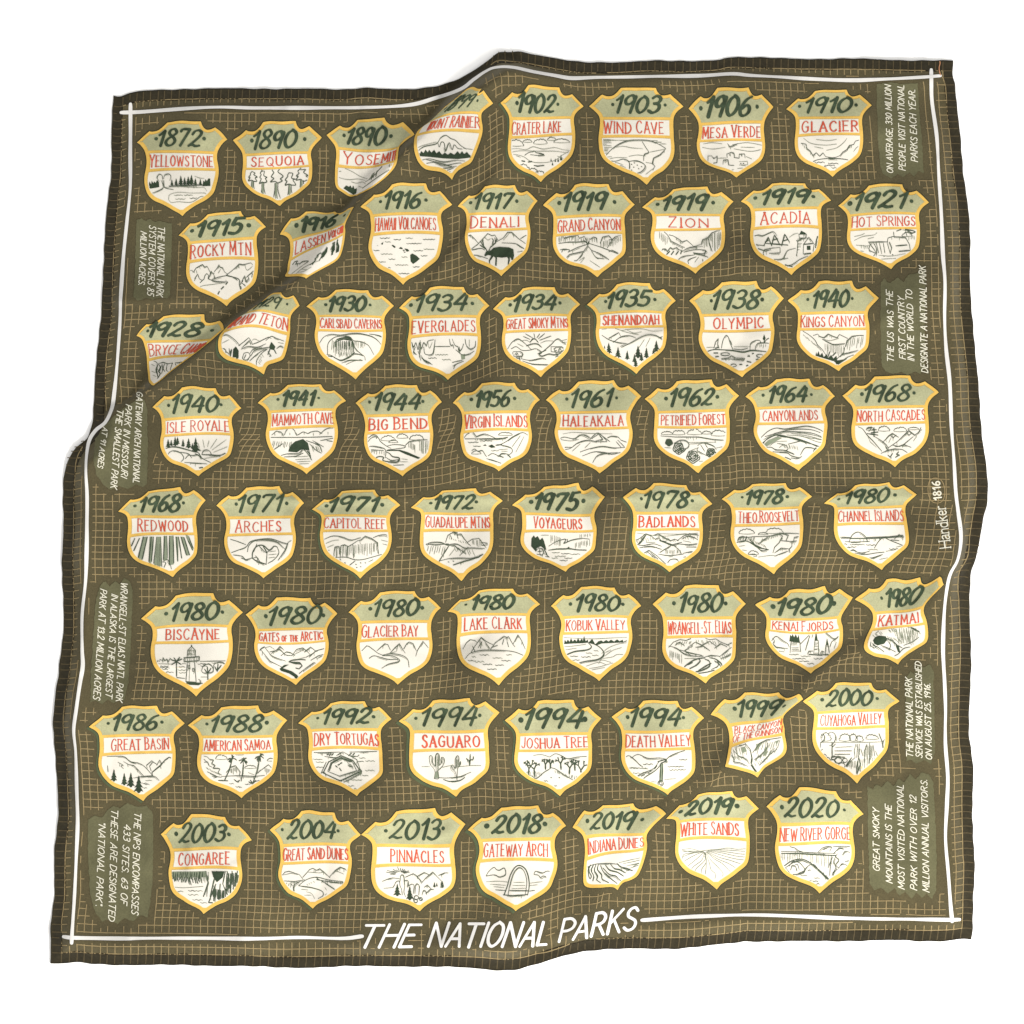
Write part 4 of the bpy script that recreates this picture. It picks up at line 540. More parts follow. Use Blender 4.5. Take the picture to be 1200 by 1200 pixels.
"THEO.ROOSEVELT":("k54","c 130 95 90 40;c 300 92 100 40;c 230 108 60 15;b 75 150 85 130 105 125 130 130;b 70 160 120 150 130 125;h 80 130 180 130 12 -8 22;M 130 130 180 125 230 125 280 120 320 110 370 105 470 108;B 120 150 160 165 200 190 260 205;b 150 145 180 175 230 200;M 180 180 220 210 265 205;h 140 135 240 180 12 10 18;M 200 170 240 140 260 130;h 210 165 330 120 10 14 -25;m 320 110 350 120 330 160 300 190 290 225;m 350 110 385 115 370 150;m 340 150 400 155 445 150;m 415 155 420 130 470 120;m 405 160 405 185 390 200 395 235;m 300 225 340 195 385 200;M 300 245 350 225 380 215;c 170 225 60 30;c 165 240 50 20;T 75 185 120 180;T 90 205 130 210;T 200 250 280 240 310 245"),
"CHANNEL ISLANDS":("k54","m 700 128 760 130;m 860 130 1000 125 1130 112;m 705 135 900 135 1125 122;M 755 155 775 115 810 98 850 120 870 155;M 730 155 780 158 880 155;M 910 195 935 155 965 132 1010 150 1085 180;m 1030 140 1060 112 1095 140;m 1010 145 1060 150;m 940 140 980 130;w 760 172 90;w 860 175 60;w 750 188 50;w 712 170 30;w 870 203 60;w 1000 200 60;M 780 210 830 225 880 215;M 790 225 850 235 920 225 970 220;M 760 215 780 205 800 215;M 840 245 890 255 960 235;T 890 268 930 250;T 940 265 990 255;T 980 215 1040 205;T 1040 190 1080 180;T 730 190 760 195"),
"BISCAYNE":("k61","m 272 165 275 120 300 95 325 120 325 160;b 300 88 300 95;h 280 115 320 115 5 0 40;h 275 125 275 150 3 48 0;b 255 168 350 160;m 252 165 255 190 350 185 352 160;h 260 170 345 165 8 2 18;m 275 190 265 320;m 320 188 330 320;t 290 190 285 320;b 265 320 330 325;b 245 328 370 330;m 280 215 290 215 290 235 280 235 280 215;m 308 235 318 235 318 255 308 255 308 235;m 80 200 85 185 95 190 100 178 115 185 120 165 130 185 145 175 150 195 165 170 175 180;t 78 205 180 208;t 240 205 265 205;m 355 190 542 187;b 205 205 205 300;b 205 190 170 180;b 205 190 240 175;b 205 192 175 210;b 205 192 235 210;b 205 190 190 170;b 205 190 225 165;b 205 190 205 212;w 85 222 70;w 90 240 60;w 220 225 40;w 105 258 80;w 215 245 50;w 125 280 50;w 220 262 45;w 340 205 80;w 430 200 60;w 360 220 40;w 100 230 60;M 170 310 200 295 260 300;B 180 312 200 325 250 325;M 365 250 380 215 420 210 440 240 430 260 380 265 365 250;b 405 265 405 305;b 405 270 385 240;b 405 265 425 235;b 405 262 402 225;M 440 250 445 210 480 195 510 205 505 240 460 265;b 465 250 465 285;b 465 255 450 225;b 465 250 490 215;b 465 250 470 210;m 400 305 440 290 480 285;m 355 325 355 310 345 305;T 360 290 400 290;f 252 325 300 330 375 328 345 342 290 340"),
"GATES OF THE ARCTIC":("k61","b 727 130 745 110 765 98;M 765 98 790 130 820 160 900 190;m 745 120 800 190 880 230;t 770 105 800 95 830 115;m 800 130 840 122 865 95 890 120;M 810 140 850 115 870 120 900 150 940 155;m 870 155 905 130 930 135 960 155;m 940 155 970 115 1010 105 1040 130 1060 155;t 950 150 1000 125 1020 115;m 1020 130 1060 100 1090 125;m 1050 165 1090 125 1145 110;m 1030 165 1085 135;m 1060 185 1110 155 1150 145;t 970 180 1030 165;t 1100 175 1140 155;B 1025 182 990 180 940 185 920 195;b 925 195 990 200 1005 220 985 240 965 235;B 920 195 960 205 1000 210;f 860 240 890 215 920 212 880 235 940 255 975 280 982 292 962 306 955 290 920 268 870 252;m 985 270 1030 235 1080 200 1110 210;m 1000 275 1050 240 1090 225;t 990 295 1010 285"),
"GLACIER BAY":("k62","m 78 150 110 118 125 122 155 145 180 165 215 180;m 175 150 225 105 245 112 260 145;m 255 170 290 130 318 105 340 145 355 165;t 310 115 300 150;m 345 140 365 105 380 95 405 105 425 150;m 422 185 432 150 468 90 500 130;M 215 178 260 168 330 178 370 205 380 255;M 250 170 210 180 280 185 320 215 250 235 205 262;M 125 198 155 182 200 192 250 205 310 205;t 225 175 300 155"),
"LAKE CLARK":("k62","m 722 140 745 100 770 80 800 85 810 95;m 775 160 800 120 840 65 870 90 900 105 915 110;m 820 130 845 90 835 130;m 865 95 880 115 895 135;m 900 140 930 100 985 58 1005 65 1015 60 1040 105 1055 125;m 905 130 945 115;m 985 75 975 110;m 1005 90 1015 125;m 1045 105 1075 48 1100 90 1132 165;M 732 205 770 165 830 148 900 145 1000 150 1060 160 1120 185;m 785 120 800 155;w 780 187 25;w 830 175 60;w 915 195 60;w 1000 175 35;w 755 212 50;w 800 218 60;w 970 212 60;w 850 235 60;w 930 240 55;w 880 265 60"),
"KOBUK VALLEY":("k63","f 60 108 65 80 75 95 85 78 95 95 105 70 115 92 130 78 140 92 150 68 160 90 175 72 180 90 188 55 198 90 212 80 215 98 180 102 120 104;f 215 100 240 75 260 110 280 90 300 85 310 95 330 82 345 92 360 80 380 92 400 78 415 90 435 80 440 98 380 100 300 104 270 115;T 58 65 150 72 250 75 350 70 470 65;M 440 95 475 82;B 215 100 235 125 210 145 130 155 68 180;B 235 100 290 130 315 170 280 205 190 220 125 240;T 62 125 130 120 200 110;T 70 145 140 135;T 300 170 340 135 400 110 460 100;T 320 185 370 150 430 130;T 320 165 360 145;T 310 200 370 190 400 175 460 175;T 280 235 300 210 360 225;T 200 250 280 225 330 240;T 200 268 280 255 350 235 400 220;T 230 275 320 258;w 200 165 40;w 100 185 50;w 170 190 60;w 240 180 40;w 110 210 50;w 250 150 30"),
"WRANGELL-ST. ELIAS":("k63","m 728 130 760 95 800 80 840 85 880 70 940 65 990 80 1030 75 1060 95 1110 115;b 880 70 940 68;m 770 115 800 95 830 120;m 850 130 900 95 940 115 990 90 1030 120;m 900 130 950 120 990 150;h 780 95 880 90 8 -12 22;h 900 80 1040 90 10 10 25;M 728 120 780 135 830 170 900 185 950 185;h 735 150 810 175 9 0 55;m 800 145 870 165 940 180;m 880 120 830 150 870 180;m 1020 135 1060 105 1100 125;m 1100 115 1130 100 1155 100;M 1050 190 1100 150 1140 120;M 1060 200 1110 180 1130 165;h 1060 190 1115 165 6 10 25;B 820 260 850 235 900 205 960 195;B 850 270 900 245 930 215 920 205;B 880 290 950 270 990 245 985 215 960 205;B 905 296 980 285 1055 260 1065 235 1030 205 990 195;B 920 275 960 250 1000 230;M 1000 270 1040 250 1045 230 1020 215;b 815 255 830 262;b 850 240 880 225;b 1040 220 1060 250;m 960 190 1000 180 1050 185;T 830 200 900 200"),
"KENAI FJORDS":("k64","M 73 420 100 395 140 420 170 440 180 460;m 78 405 90 420 80 440 100 460 170 470;T 90 480 150 490;m 185 495 190 435 195 425 245 430 250 490;f 180 425 185 385 195 395 200 380 210 400 220 382 230 405 238 385 245 430;h 195 435 195 485 5 50 0;M 250 440 290 400 330 360 380 355 420 385 460 410 498 380;m 310 380 290 440 280 480;m 320 400 330 370 350 355;m 330 500 338 420 358 420 362 505;f 335 420 345 365 355 420;h 335 435 335 495 6 25 0;m 400 505 405 450 420 445 425 505;f 405 445 412 405 422 445;m 370 500 380 485 395 490;b 300 505 380 510;m 295 500 300 485 325 485;m 440 500 455 488 465 500;b 370 508 455 505;w 180 505 60;w 250 515 60;w 200 530 80;w 330 530 70;w 240 545 60;w 290 560 40;w 400 518 40;m 440 430 480 400 498 395;m 440 430 430 460;T 470 430 455 470"),
"KATMAI":("k64","f 692 420 705 400 730 390 770 395 780 415 760 440 720 450 700 440;M 710 375 760 345 830 335 900 335 950 350 980 380;h 780 350 820 340 6 20 25;h 820 345 950 345 16 14 70;h 780 395 850 410 7 25 30;h 850 370 940 355 10 10 75;b 770 405 810 420 840 450 870 465;f 830 450 850 455 860 495 845 490;M 780 420 800 450 790 480;M 740 450 780 465 830 490;M 690 450 720 460 760 490;b 690 440 710 460;M 825 515 850 500 880 470 920 460;M 880 450 930 430 970 400;h 690 385 740 365 5 14 16;b 925 345 950 355 972 365;m 680 430 676 450 700 470;h 850 400 930 392 9 6 55"),
"GREAT BASIN":("k71","M 60 62 120 60 170 65 210 95 260 105 300 130 350 185;m 130 98 160 115 150 125 165 140;m 165 95 200 115 230 120 260 150 290 185;m 210 95 240 110;m 310 120 345 90 355 100 380 115;m 340 155 330 125 350 100;m 375 120 395 85 405 105 395 130;b 350 190 345 165 400 120 430 85 455 68 486 80;M 350 185 290 190 230 200;M 300 195 360 190 390 215;w 305 215 40;w 300 240 30;w 285 232 30;w 290 262 25;p 105 220 80;p 170 245 80;p 212 258 95;p 262 295 112;m 65 120 68 160"),
"AMERICAN SAMOA":("k71","c 790 68 70 35;c 905 48 50 15;c 975 130 70 25;c 1105 85 45 20;M 678 60 700 65 715 80 740 85 730 105 750 120 740 135 780 140 770 165 790 180;M 680 100 700 95 710 120 730 130;M 678 80 690 90;h 690 130 770 170 9 14 18;M 700 160 760 190 740 200;M 730 188 790 195;b 858 85 840 150 810 215;b 930 100 925 170 915 220;b 1035 70 1020 150 990 235;y 860 75 30;y 933 90 28;y 1035 60 36;m 820 165 850 130 880 120 910 160 905 180;h 850 140 890 130 8 0 40;m 1030 160 1090 115 1125 150;h 1070 135 1120 150 8 0 38;m 1020 170 1040 150;m 790 190 900 185 1000 190 1105 180;T 960 165 1000 180;b 870 210 890 225 905 215;b 965 225 990 235 1010 215;b 975 215 990 235;M 1000 225 1080 200 1110 192;w 840 235 30;w 880 255 30;w 900 258 20;w 985 252 40;w 940 240 30;b 770 215 830 218"),
"DRY TORTUGAS":("k72","m 58 65 150 65 240 62;m 300 62 400 60 500 57;b 130 195 165 125 245 85 320 115 370 185 240 245 130 195;m 160 185 180 130 245 95 315 120 345 180 235 215 160 185;b 170 180 185 135 245 100 310 125;b 240 245 240 265;o 130 210 18 20;o 240 255 12 14;o 365 185 12 12;m 120 190 150 125;m 240 265 375 195 345 110 255 60;m 215 85 250 62 260 75;b 155 80 165 75;b 170 85 180 72;b 185 82 195 72;b 300 78 310 70;b 320 80 330 70;m 140 90 200 98 215 95;m 290 85 350 90 360 80;b 210 150 220 158;b 225 145 235 140;b 240 135 250 130;b 235 165 245 180;m 290 150 315 155;h 290 130 320 150 6 0 22;w 65 108 60;w 85 125 50;w 350 120 40;w 400 118 60;w 75 158 60;w 58 190 40;w 400 178 60;w 75 215 40;w 90 240 60;w 380 210 40;w 310 238 70;w 140 262 60;w 270 275 60;w 310 292 40;w 360 100 40"),
"SAGUARO":("k72","M 840 230 845 190 835 165 815 140 808 95 820 85 830 100 830 130 848 150 848 90 860 70 872 85 872 140 885 130 885 100 895 95 905 110 900 140 880 165 865 180 868 230 840 232;h 855 85 865 85 3 0 120;t 820 95 825 135;t 893 105 890 140;F 845 190 866 185 868 228 842 228;M 985 240 975 190 955 170 952 150 960 145 970 165 978 160 980 100 990 85 998 100 996 145 1008 140 1008 120 1003 150 990 165 985 240;h 983 110 995 110 3 0 60;b 1065 145 1062 115 1045 105;b 1068 140 1070 75;b 1068 115 1090 105 1090 90;m 1048 100 1055 125;T 760 155 810 155;T 890 160 960 145;T 1000 155 1080 148 1140 148;M 865 225 920 228 1000 220 1040 205 1075 190;B 900 238 940 250 1000 245 1035 225"),
"JOSHUA TREE":("k73","j 100 215 130;j 140 210 110;j 205 165 70;j 235 155 50;j 300 165 85;j 350 195 90;j 385 170 70;j 420 225 130;T 130 80 180 75 230 90;M 230 90 265 70 300 80 340 100 400 90 470 85;M 80 190 120 205 150 220 200 180 235 160;M 240 155 270 165 330 205 390 240;h 90 195 180 200 10 -6 -20;h 270 185 340 215 9 -4 -18;h 380 235 400 235 4 6 -20;h 350 215 420 225 8 4 -18;h 110 215 150 215 6 -3 -15;w 195 235 25;w 260 265 15;d 240 215;d 290 215;d 215 250"),
"DEATH VALLEY":("k73","M 692 90 715 80 750 105 775 130 800 148;M 725 95 770 72 830 95 900 92 940 100;M 925 120 960 85 1000 65 1055 48;b 890 115 940 100 945 110 910 125;M 895 118 860 160 780 195 732 240;M 915 122 880 165 820 205 772 250;m 885 140 870 160;m 850 170 830 185;m 810 195 790 205;m 785 210 760 235;b 907 130 902 238;b 920 130 918 235;M 907 130 912 122 920 130;F 907 130 920 130 918 238 902 238;o 908 248 17 17;o 908 248 9 9;w 800 130 60;w 1020 103 50;w 950 145 100;w 715 155 110;w 960 165 100;w 700 185 80;T 720 150 830 160;T 800 235 880 240;T 800 180 850 190;T 930 225 1000 220"),
"BLACK CANYON":("k74","m 130 385 160 370 200 365 215 360;m 215 355 245 390 250 425;b 245 390 255 440 250 470 270 505 288 527;f 245 480 260 485 290 530 275 525;m 435 320 400 325 340 335 300 355 260 410;m 340 340 350 370 330 400 300 430 270 450;h 135 390 210 375 8 15 60;h 140 430 220 440 8 20 25;h 290 370 420 335 10 -15 50;h 300 420 400 380 9 -20 40;h 270 470 340 440 6 10 20;F 280 360 320 350 280 400;F 330 385 350 370 340 420 320 430;F 390 345 415 335 400 360;F 190 380 215 375 225 400 200 410;M 130 420 150 440 145 460 190 470 230 490;M 150 400 180 430 210 440 240 475;M 400 390 350 430 300 485"),
"CUYAHOGA VALLEY":("k74","c 690 320 50 60;M 658 320 665 300 680 310 675 340 660 350 655 380;M 700 310 715 290 740 300 745 330 730 360 710 370;c 800 325 60 50;c 850 325 40 50;c 885 330 40 40;c 960 320 70 35;T 655 350 760 350 930 350 1055 345;b 725 350 725 430;m 725 380 745 360;M 670 390 660 400 680 430 668 440;b 1000 300 1020 350 1025 400 1000 440;m 1020 350 1050 310 1060 300;M 1030 390 1055 380;m 740 400 840 400;m 740 420 830 420;T 745 380 845 375;T 750 435 800 435;m 865 360 855 400 860 440;m 885 360 882 400 880 440;m 875 360 870 440;m 930 360 915 400 915 470;m 945 355 945 460;m 965 365 975 430;h 920 370 965 370 7 0 90;m 860 440 820 470 805 515;m 880 440 870 500 865 540;h 825 460 880 460 8 -5 55;h 890 450 970 440 9 -5 65;b 880 430 890 480 870 535;b 840 440 810 480 800 510;M 980 400 990 440 960 480 940 500;o 690 450 22 14;o 725 465 22 14;o 760 455 22 16;o 700 480 20 14;o 745 490 22 14;o 780 485 20 16;o 675 430 16 12;o 800 455 14 12;o 735 440 16 10;m 720 440 760 430 800 440;m 895 390 905 430"),
"CONGAREE":("k81","h 75 85 300 80 30 4 60;k 80 85 270 80 16 -6 50;k 75 110 260 115 14 10 40;F 80 80 290 75 290 110 80 115;b 285 75 300 140 270 225;b 350 75 330 140 310 225;m 300 100 290 225;f 320 75 395 75 385 110 350 140 330 110;b 345 150 320 210 300 262;b 385 150 410 210 435 245;k 330 180 400 190 12 -4 75;b 340 165 330 250;b 370 150 360 255;b 400 75 385 150;b 410 75 430 150 400 200;b 440 75 430 180 425 215;b 470 75 460 150 450 205;b 478 80 470 130 462 180;k 410 90 465 85 9 -5 110;w 110 195 40;w 180 192 40;w 205 192 60;w 180 215 60;w 205 245 60;w 250 262 40;T 80 170 150 175 270 165;b 300 262 355 262"),
"GREAT SAND DUNES":("k81","m 715 120 745 85 770 80 800 90 830 100 850 125;m 850 115 890 70 910 62 930 75 950 65 975 85 1010 118;m 1005 115 1040 75 1070 55 1100 65 1113 90;t 725 105 780 92 820 100;t 880 85 950 90 970 85;t 1040 80 1060 82 1090 95;m 718 135 800 140 860 130;M 825 165 870 130 930 115 1000 130 1100 140;b 930 115 940 130;M 825 165 900 175 960 195 970 220 940 240;M 835 140 800 160 795 185 805 212;M 930 130 1000 140 1060 145 1100 145;h 960 130 1100 142 14 0 18;M 940 125 1000 160 1045 190 1040 205;T 870 200 900 210 920 240;T 860 220 900 220;h 870 160 930 130 5 8 6;h 725 140 800 160 6 -4 22;T 740 165 770 190;T 840 185 880 190;T 980 175 990 190;T 990 210 980 220;M 790 165 775 150"),
"PINNACLES":("k82","v 185 112 28 100 192 330 13;M 72 150 130 130 180 135;m 220 125 270 102 290 115 325 155;m 320 165 350 130 395 92 420 120 450 150;m 295 120 340 95 370 110;m 430 115 470 98 492 98;M 185 150 190 115 200 110 210 120 215 180;M 210 150 230 145 240 160 235 190;M 150 175 160 155 180 150 185 180 195 200;M 240 180 260 170 275 180 270 230;M 280 230 285 175 297 168 308 185 305 240;M 265 250 275 280 290 290;M 300 250 320 265 330 270;M 325 240 335 210 350 215 355 235;M 215 180 210 220 220 250;M 195 200 200 240;m 140 190 150 175;o 290 255 14 12;o 285 278 12 10;o 318 265 10 10;m 340 190 360 175 380 195;p 168 245 80;p 247 272 92;p 405 190 35;p 420 185 25;m 445 190 455 150 465 185;p 453 195 45;T 82 195 140 190;m 350 230 380 200 400 205"),
"GATEWAY ARCH":("k82","B 850 235 870 180 890 110 920 60 950 48 985 70 1005 120 1010 180 1000 235;M 875 235 885 180 905 110 930 70 955 62 980 90 995 150 985 235;M 735 115 755 85 785 62 800 75 820 80 850 65 860 90 855 110 820 122 790 110 735 118;M 1040 105 1050 85 1075 90 1100 95 1120 85 1140 85;M 1040 105 1070 110 1080 125 1100 115 1118 120;b 845 235 900 240 1000 232;m 795 205 860 208;m 1010 210 1045 205;T 735 155 820 150 880 155;T 760 170 860 175;T 785 185 850 190;T 910 155 980 155;T 1015 160 1095 150;T 1015 175 1065 170;T 905 175 985 175;T 900 195 990 192;b 885 208 1000 208"),
"INDIANA DUNES":("k83","B 120 510 108 545 125 580 118 600;B 140 508 125 545 140 580 135 612;B 155 508 145 545 165 580 160 605 183 622;B 170 508 165 540 190 570 195 600 235 622;B 185 515 200 550 230 580 260 605 290 628;B 200 530 240 570 280 580 300 600 312 610;B 215 510 240 540 290 555 330 580;B 245 500 270 530 310 540 345 560;B 290 500 310 520 350 530 385 545;B 108 520 106 560 113 595;M 95 525 150 505 230 500 300 505;m 300 510 350 540 390 543;T 300 495 380 475 450 460;T 330 500 400 485 460 470;T 350 515 450 490;T 370 530 440 505;T 390 520 455 480;T 380 510 430 500"),
"WHITE SANDS":("k83","T 705 410 760 405 820 420 860 415 930 410 1000 402 1060 410 1125 405;T 840 420 800 430 720 440 705 470;T 840 425 780 450 712 490;T 845 425 800 470 740 520 722 545;T 848 430 830 480 780 520 745 565;T 850 430 850 480 800 530 780 565;T 850 430 860 490 830 540 830 585;T 852 430 860 500 855 560 850 590;T 855 430 880 500 890 540 920 570 915 600;T 858 425 890 480 930 520 965 560 965 585;T 860 425 910 470 960 500 1000 540 1020 560;T 862 425 930 470 1000 500 1050 530 1075 535;T 865 422 940 460 1010 480 1070 500 1110 505;T 870 420 950 445 1040 470 1122 480;T 870 418 970 435 1060 455 1125 460;T 880 415 980 425 1080 440 1125 440;T 900 412 1000 415 1120 425;T 708 425 760 420 820 425;T 712 455 770 435 830 425;m 840 425 855 440 850 460;T 705 415 780 428 840 425"),
"NEW RIVER GORGE":("k84","m 98 95 200 97 330 105 458 108;b 98 108 220 108 350 118 460 122;h 108 110 240 112 11 0 50;h 300 118 430 122 9 2 75;B 125 190 180 155 240 145 290 165 340 205 390 250 428 283;M 135 200 190 165 240 155 280 170;m 320 180 370 235 418 286;b 330 195 422 280;k 310 180 400 268 8 8 -6;m 430 125 420 250;m 440 130 410 200;M 160 190 185 160 220 165 240 180 260 215 220 235;M 170 215 180 185 200 190 210 220;M 200 180 215 180 225 210;M 138 200 180 240 250 230 270 200 300 180 320 190;w 235 248 40;w 320 265 35;w 255 280 50;w 310 285 35;w 330 302 25;w 280 215 20;M 165 65 200 75 220 90 250 100;M 345 100 380 70 430 65 420 95;M 440 65 500 62 555 65;M 445 110 480 75 510 80;M 470 110 460 130 480 150 460 180 480 205;M 500 120 520 95 555 105;M 480 200 500 175 530 185;M 520 160 550 155;M 452 262 440 235 470 210;m 460 120 445 160 460 200 435 250;M 380 85 410 70"),
}

# ------------------------------------------------------------------ border lines, fact panels, title
BORDER = [
 [(142,132),(170,131),(250,126),(300,127),(350,127),(430,126),(480,123),(510,115),(540,105),(555,94),(568,85),(580,80),(600,80),(625,85),(650,89),(670,92),(700,91),(760,90),(820,89),(857,87),(880,89),(920,91),(990,94),(1040,93),(1080,91),(1102,89)],
 [(1091,82),(1091,100),(1092,120),(1097,160),(1099,200),(1102,250),(1104,300),(1106,330),(1106,370),(1108,410),(1112,450),(1114,500),(1117,540),(1119,575),(1122,600),(1125,630),(1121,655),(1112,672),(1108,690),(1105,720),(1104,760),(1106,800),(1107,830),(1107,870),(1110,910),(1109,940),(1107,980),(1110,1020),(1113,1060),(1115,1079)],
 [(752,1078),(825,1073),(900,1071.5),(1000,1076),(1060,1077),(1124,1077)],
 [(75,1097),(90,1098),(130,1099),(200,1099),(300,1099),(350,1098.5),(400,1099),(425,1096)],
 [(153,122),(153,150),(153,180),(153,220),(149,260),(145,300),(143,340),(142,360),(141,380),(137,430),(134,460),(131,480),(124,495),(112,505),(104,520),(102,550),(103,580),(103,610),(103,640),(101,680),(97,720),(97,760),(98,780),(95,800),(91,830),(88,855),(90,880),(91,920),(92,960),(90,1000),(87,1060),(85,1104)],
]
# panel outline (plan), then lines: text, baseline-side start, end, letter height (letters stand to the right of travel's left hand: side = +1 reads downwards, -1 upwards)
FACTS = [
 ("moss panel saying the system covers 85 million acres", [(160,258),(166,256),(171,259),(176,257),(180,260),(186,259),(194,261),(202,262),(201,300),(200,346),(197,351),(188,349),(180,352),(172,350),(163,353),(158,349),(159,300)], +1,
  [("THE NATIONAL PARK",(185,265),(184,347),9),("SYSTEM COVERS 85",(175,264),(173.5,346),9),("MILLION ACRES.",(165,271),(163,334),8)]),
 ("moss panel saying 330 million people visit each year", [(1027,99),(1040,97),(1058,99),(1075,98),(1077,130),(1080,170),(1082,204),(1076,201),(1070,207),(1066,202),(1058,208),(1052,204),(1044,209),(1038,205),(1033,202),(1028,160)], -1,
  [("ON AVERAGE, 330 MILLION",(1046.5,203),(1044,101),8.5),("PEOPLE VISIT NATIONAL",(1061,200),(1059,101),8.5),("PARKS EACH YEAR.",(1075,190),(1072,106),9)]),
 ("moss panel saying the first country with a national park", [(1032,331),(1036,326),(1041,332),(1047,329),(1052,325),(1058,331),(1064,322),(1072,321),(1083,316),(1083,380),(1083,432),(1078,439),(1072,435),(1064,440),(1056,436),(1046,438),(1038,435),(1033,430),(1031,380)], -1,
  [("THE US WAS THE",(1047,425),(1045.5,342),8.5),("FIRST COUNTRY",(1061,421),(1058.5,349),8.5),("IN THE WORLD TO",(1071,423),(1068,341),8.5),("DESIGNATE A NATIONAL PARK",(1087,437),(1084,313),9)]),
 ("moss panel about the smallest park, half over the fold", [(166,464),(170,470),(173,478),(174,520),(173,566),(168,571),(160,568),(150,573),(140,570),(130,574),(122,568),(114,556),(111,540),(112,515),(122,500),(138,484),(152,474)], +1,
  [("GATEWAY ARCH NATIONAL",(160.5,459),(156,565),8.5),("PARK IN MISSOURI",(148,474),(142,558),8.5),("THE SMALLEST PARK",(138,479),(130,571),8.5),("AT 91 ACRES",(121,500),(115.5,547),7.5)]),
 ("moss panel about the largest park at 13.2 million acres", [(119,684),(124,681),(129,687),(135,681),(141,685),(146,677),(152,680),(156,692),(154,740),(151,800),(146,822),(140,817),(134,824),(127,819),(120,825),(113,820),(107,823),(107,790),(110,740),(113,700)], +1,
  [("WRANGELL-ST ELIAS NATL PARK",(142,682),(136,821),9),("IN ALASKA IS THE LARGEST",(131,696),(124,816),8.5),("PARK AT 13.2 MILLION ACRES",(118,690),(110,818),9)]),
 ("moss panel saying 63 of 433 sites are parks", [(104,960),(112,955),(120,958),(126,949),(134,944),(141,947),(150,941),(160,945),(172,944),(179,952),(180,1000),(178,1045),(173,1075),(165,1072),(156,1080),(146,1076),(138,1083),(128,1077),(120,1080),(112,1070),(106,1050),(103,1000)], +1,
  [("THE NPS ENCOMPASSES",(158,951),(154,1070),9),("433 SITES. 63 OF",(146,965),(141,1058),9),("THESE ARE DESIGNATED",(131,947),(127,1078),9),('"NATIONAL PARK".',(116.5,962),(112,1061),9)]),
 ("moss panel about the service founded in august 1916", [(1061,795),(1066,786),(1070,789),(1075,779),(1082,782),(1088,778),(1093,786),(1094,840),(1095,882),(1090,895),(1082,890),(1074,895),(1066,890),(1062,892),(1060,840)], -1,
  [("THE NATIONAL PARK",(1070,888),(1068,795),9),("SERVICE WAS ESTABLISHED",(1080.5,888),(1079,776),8.2),("ON AUGUST 25, 1916.",(1091.5,890),(1089,801),8.2)]),
 ("moss panel about the most visited park", [(1016,921),(1022,925),(1027,919),(1033,922),(1040,915),(1047,921),(1053,912),(1060,917),(1066,907),(1073,913),(1080,905),(1088,907),(1093,915),(1095,960),(1097,1010),(1096,1044),(1091,1053),(1086,1046),(1080,1052),(1074,1046),(1068,1053),(1061,1045),(1054,1050),(1048,1041),(1040,1047),(1032,1040),(1024,1043),(1019,1036),(1017,980)], -1,
  [("GREAT SMOKY",(1031,1021),(1030,948),8.5),("MOUNTAINS IS THE",(1046,1035),(1044.5,944),8.5),("MOST VISITED NATIONAL",(1060,1042),(1058.5,920),8.5),("PARK WITH OVER 12",(1074.5,1043),(1073,933),8.5),("MILLION ANNUAL VISITORS.",(1088.5,1045),(1086,914),8.5)]),
]
# ------------------------------------------------------------------ the table
def table():
    n = 24; xs = np.linspace(-3, 3, n)
    co = [(x, y, 0.0) for y in xs for x in xs]
    fs = [(j*n+i, j*n+i+1, (j+1)*n+i+1, (j+1)*n+i) for j in range(n-1) for i in range(n-1)]
    m = bpy.data.materials.new("white_tabletop"); m.use_nodes = True
    nt = m.node_tree; b = nt.nodes["Principled BSDF"]
    b.inputs["Roughness"].default_value = 0.7; b.inputs["Specular IOR Level"].default_value = 0.3
    nz = nt.nodes.new("ShaderNodeTexNoise"); nz.inputs["Scale"].default_value = 40
    mr = nt.nodes.new("ShaderNodeMapRange"); mr.inputs["To Min"].default_value = 0.94; mr.inputs["To Max"].default_value = 0.96
    cb = nt.nodes.new("ShaderNodeCombineColor")
    nt.links.new(nz.outputs["Fac"], mr.inputs["Value"])
    for k in range(3): nt.links.new(mr.outputs["Result"], cb.inputs[k])
    nt.links.new(cb.outputs["Color"], b.inputs["Base Color"])
    o = mesh_object("table_surface", A(co), fs, [m], None, None)
    o["kind"] = "structure"
table()

# ------------------------------------------------------------------ the bandana
bandana = bpy.data.objects.new("bandana", None); COL.objects.link(bandana)
bandana.empty_display_size = 0.05
bandana["label"] = "olive cotton bandana printed with rows of park badges, spread rumpled on a white table"
bandana["category"] = "bandana"

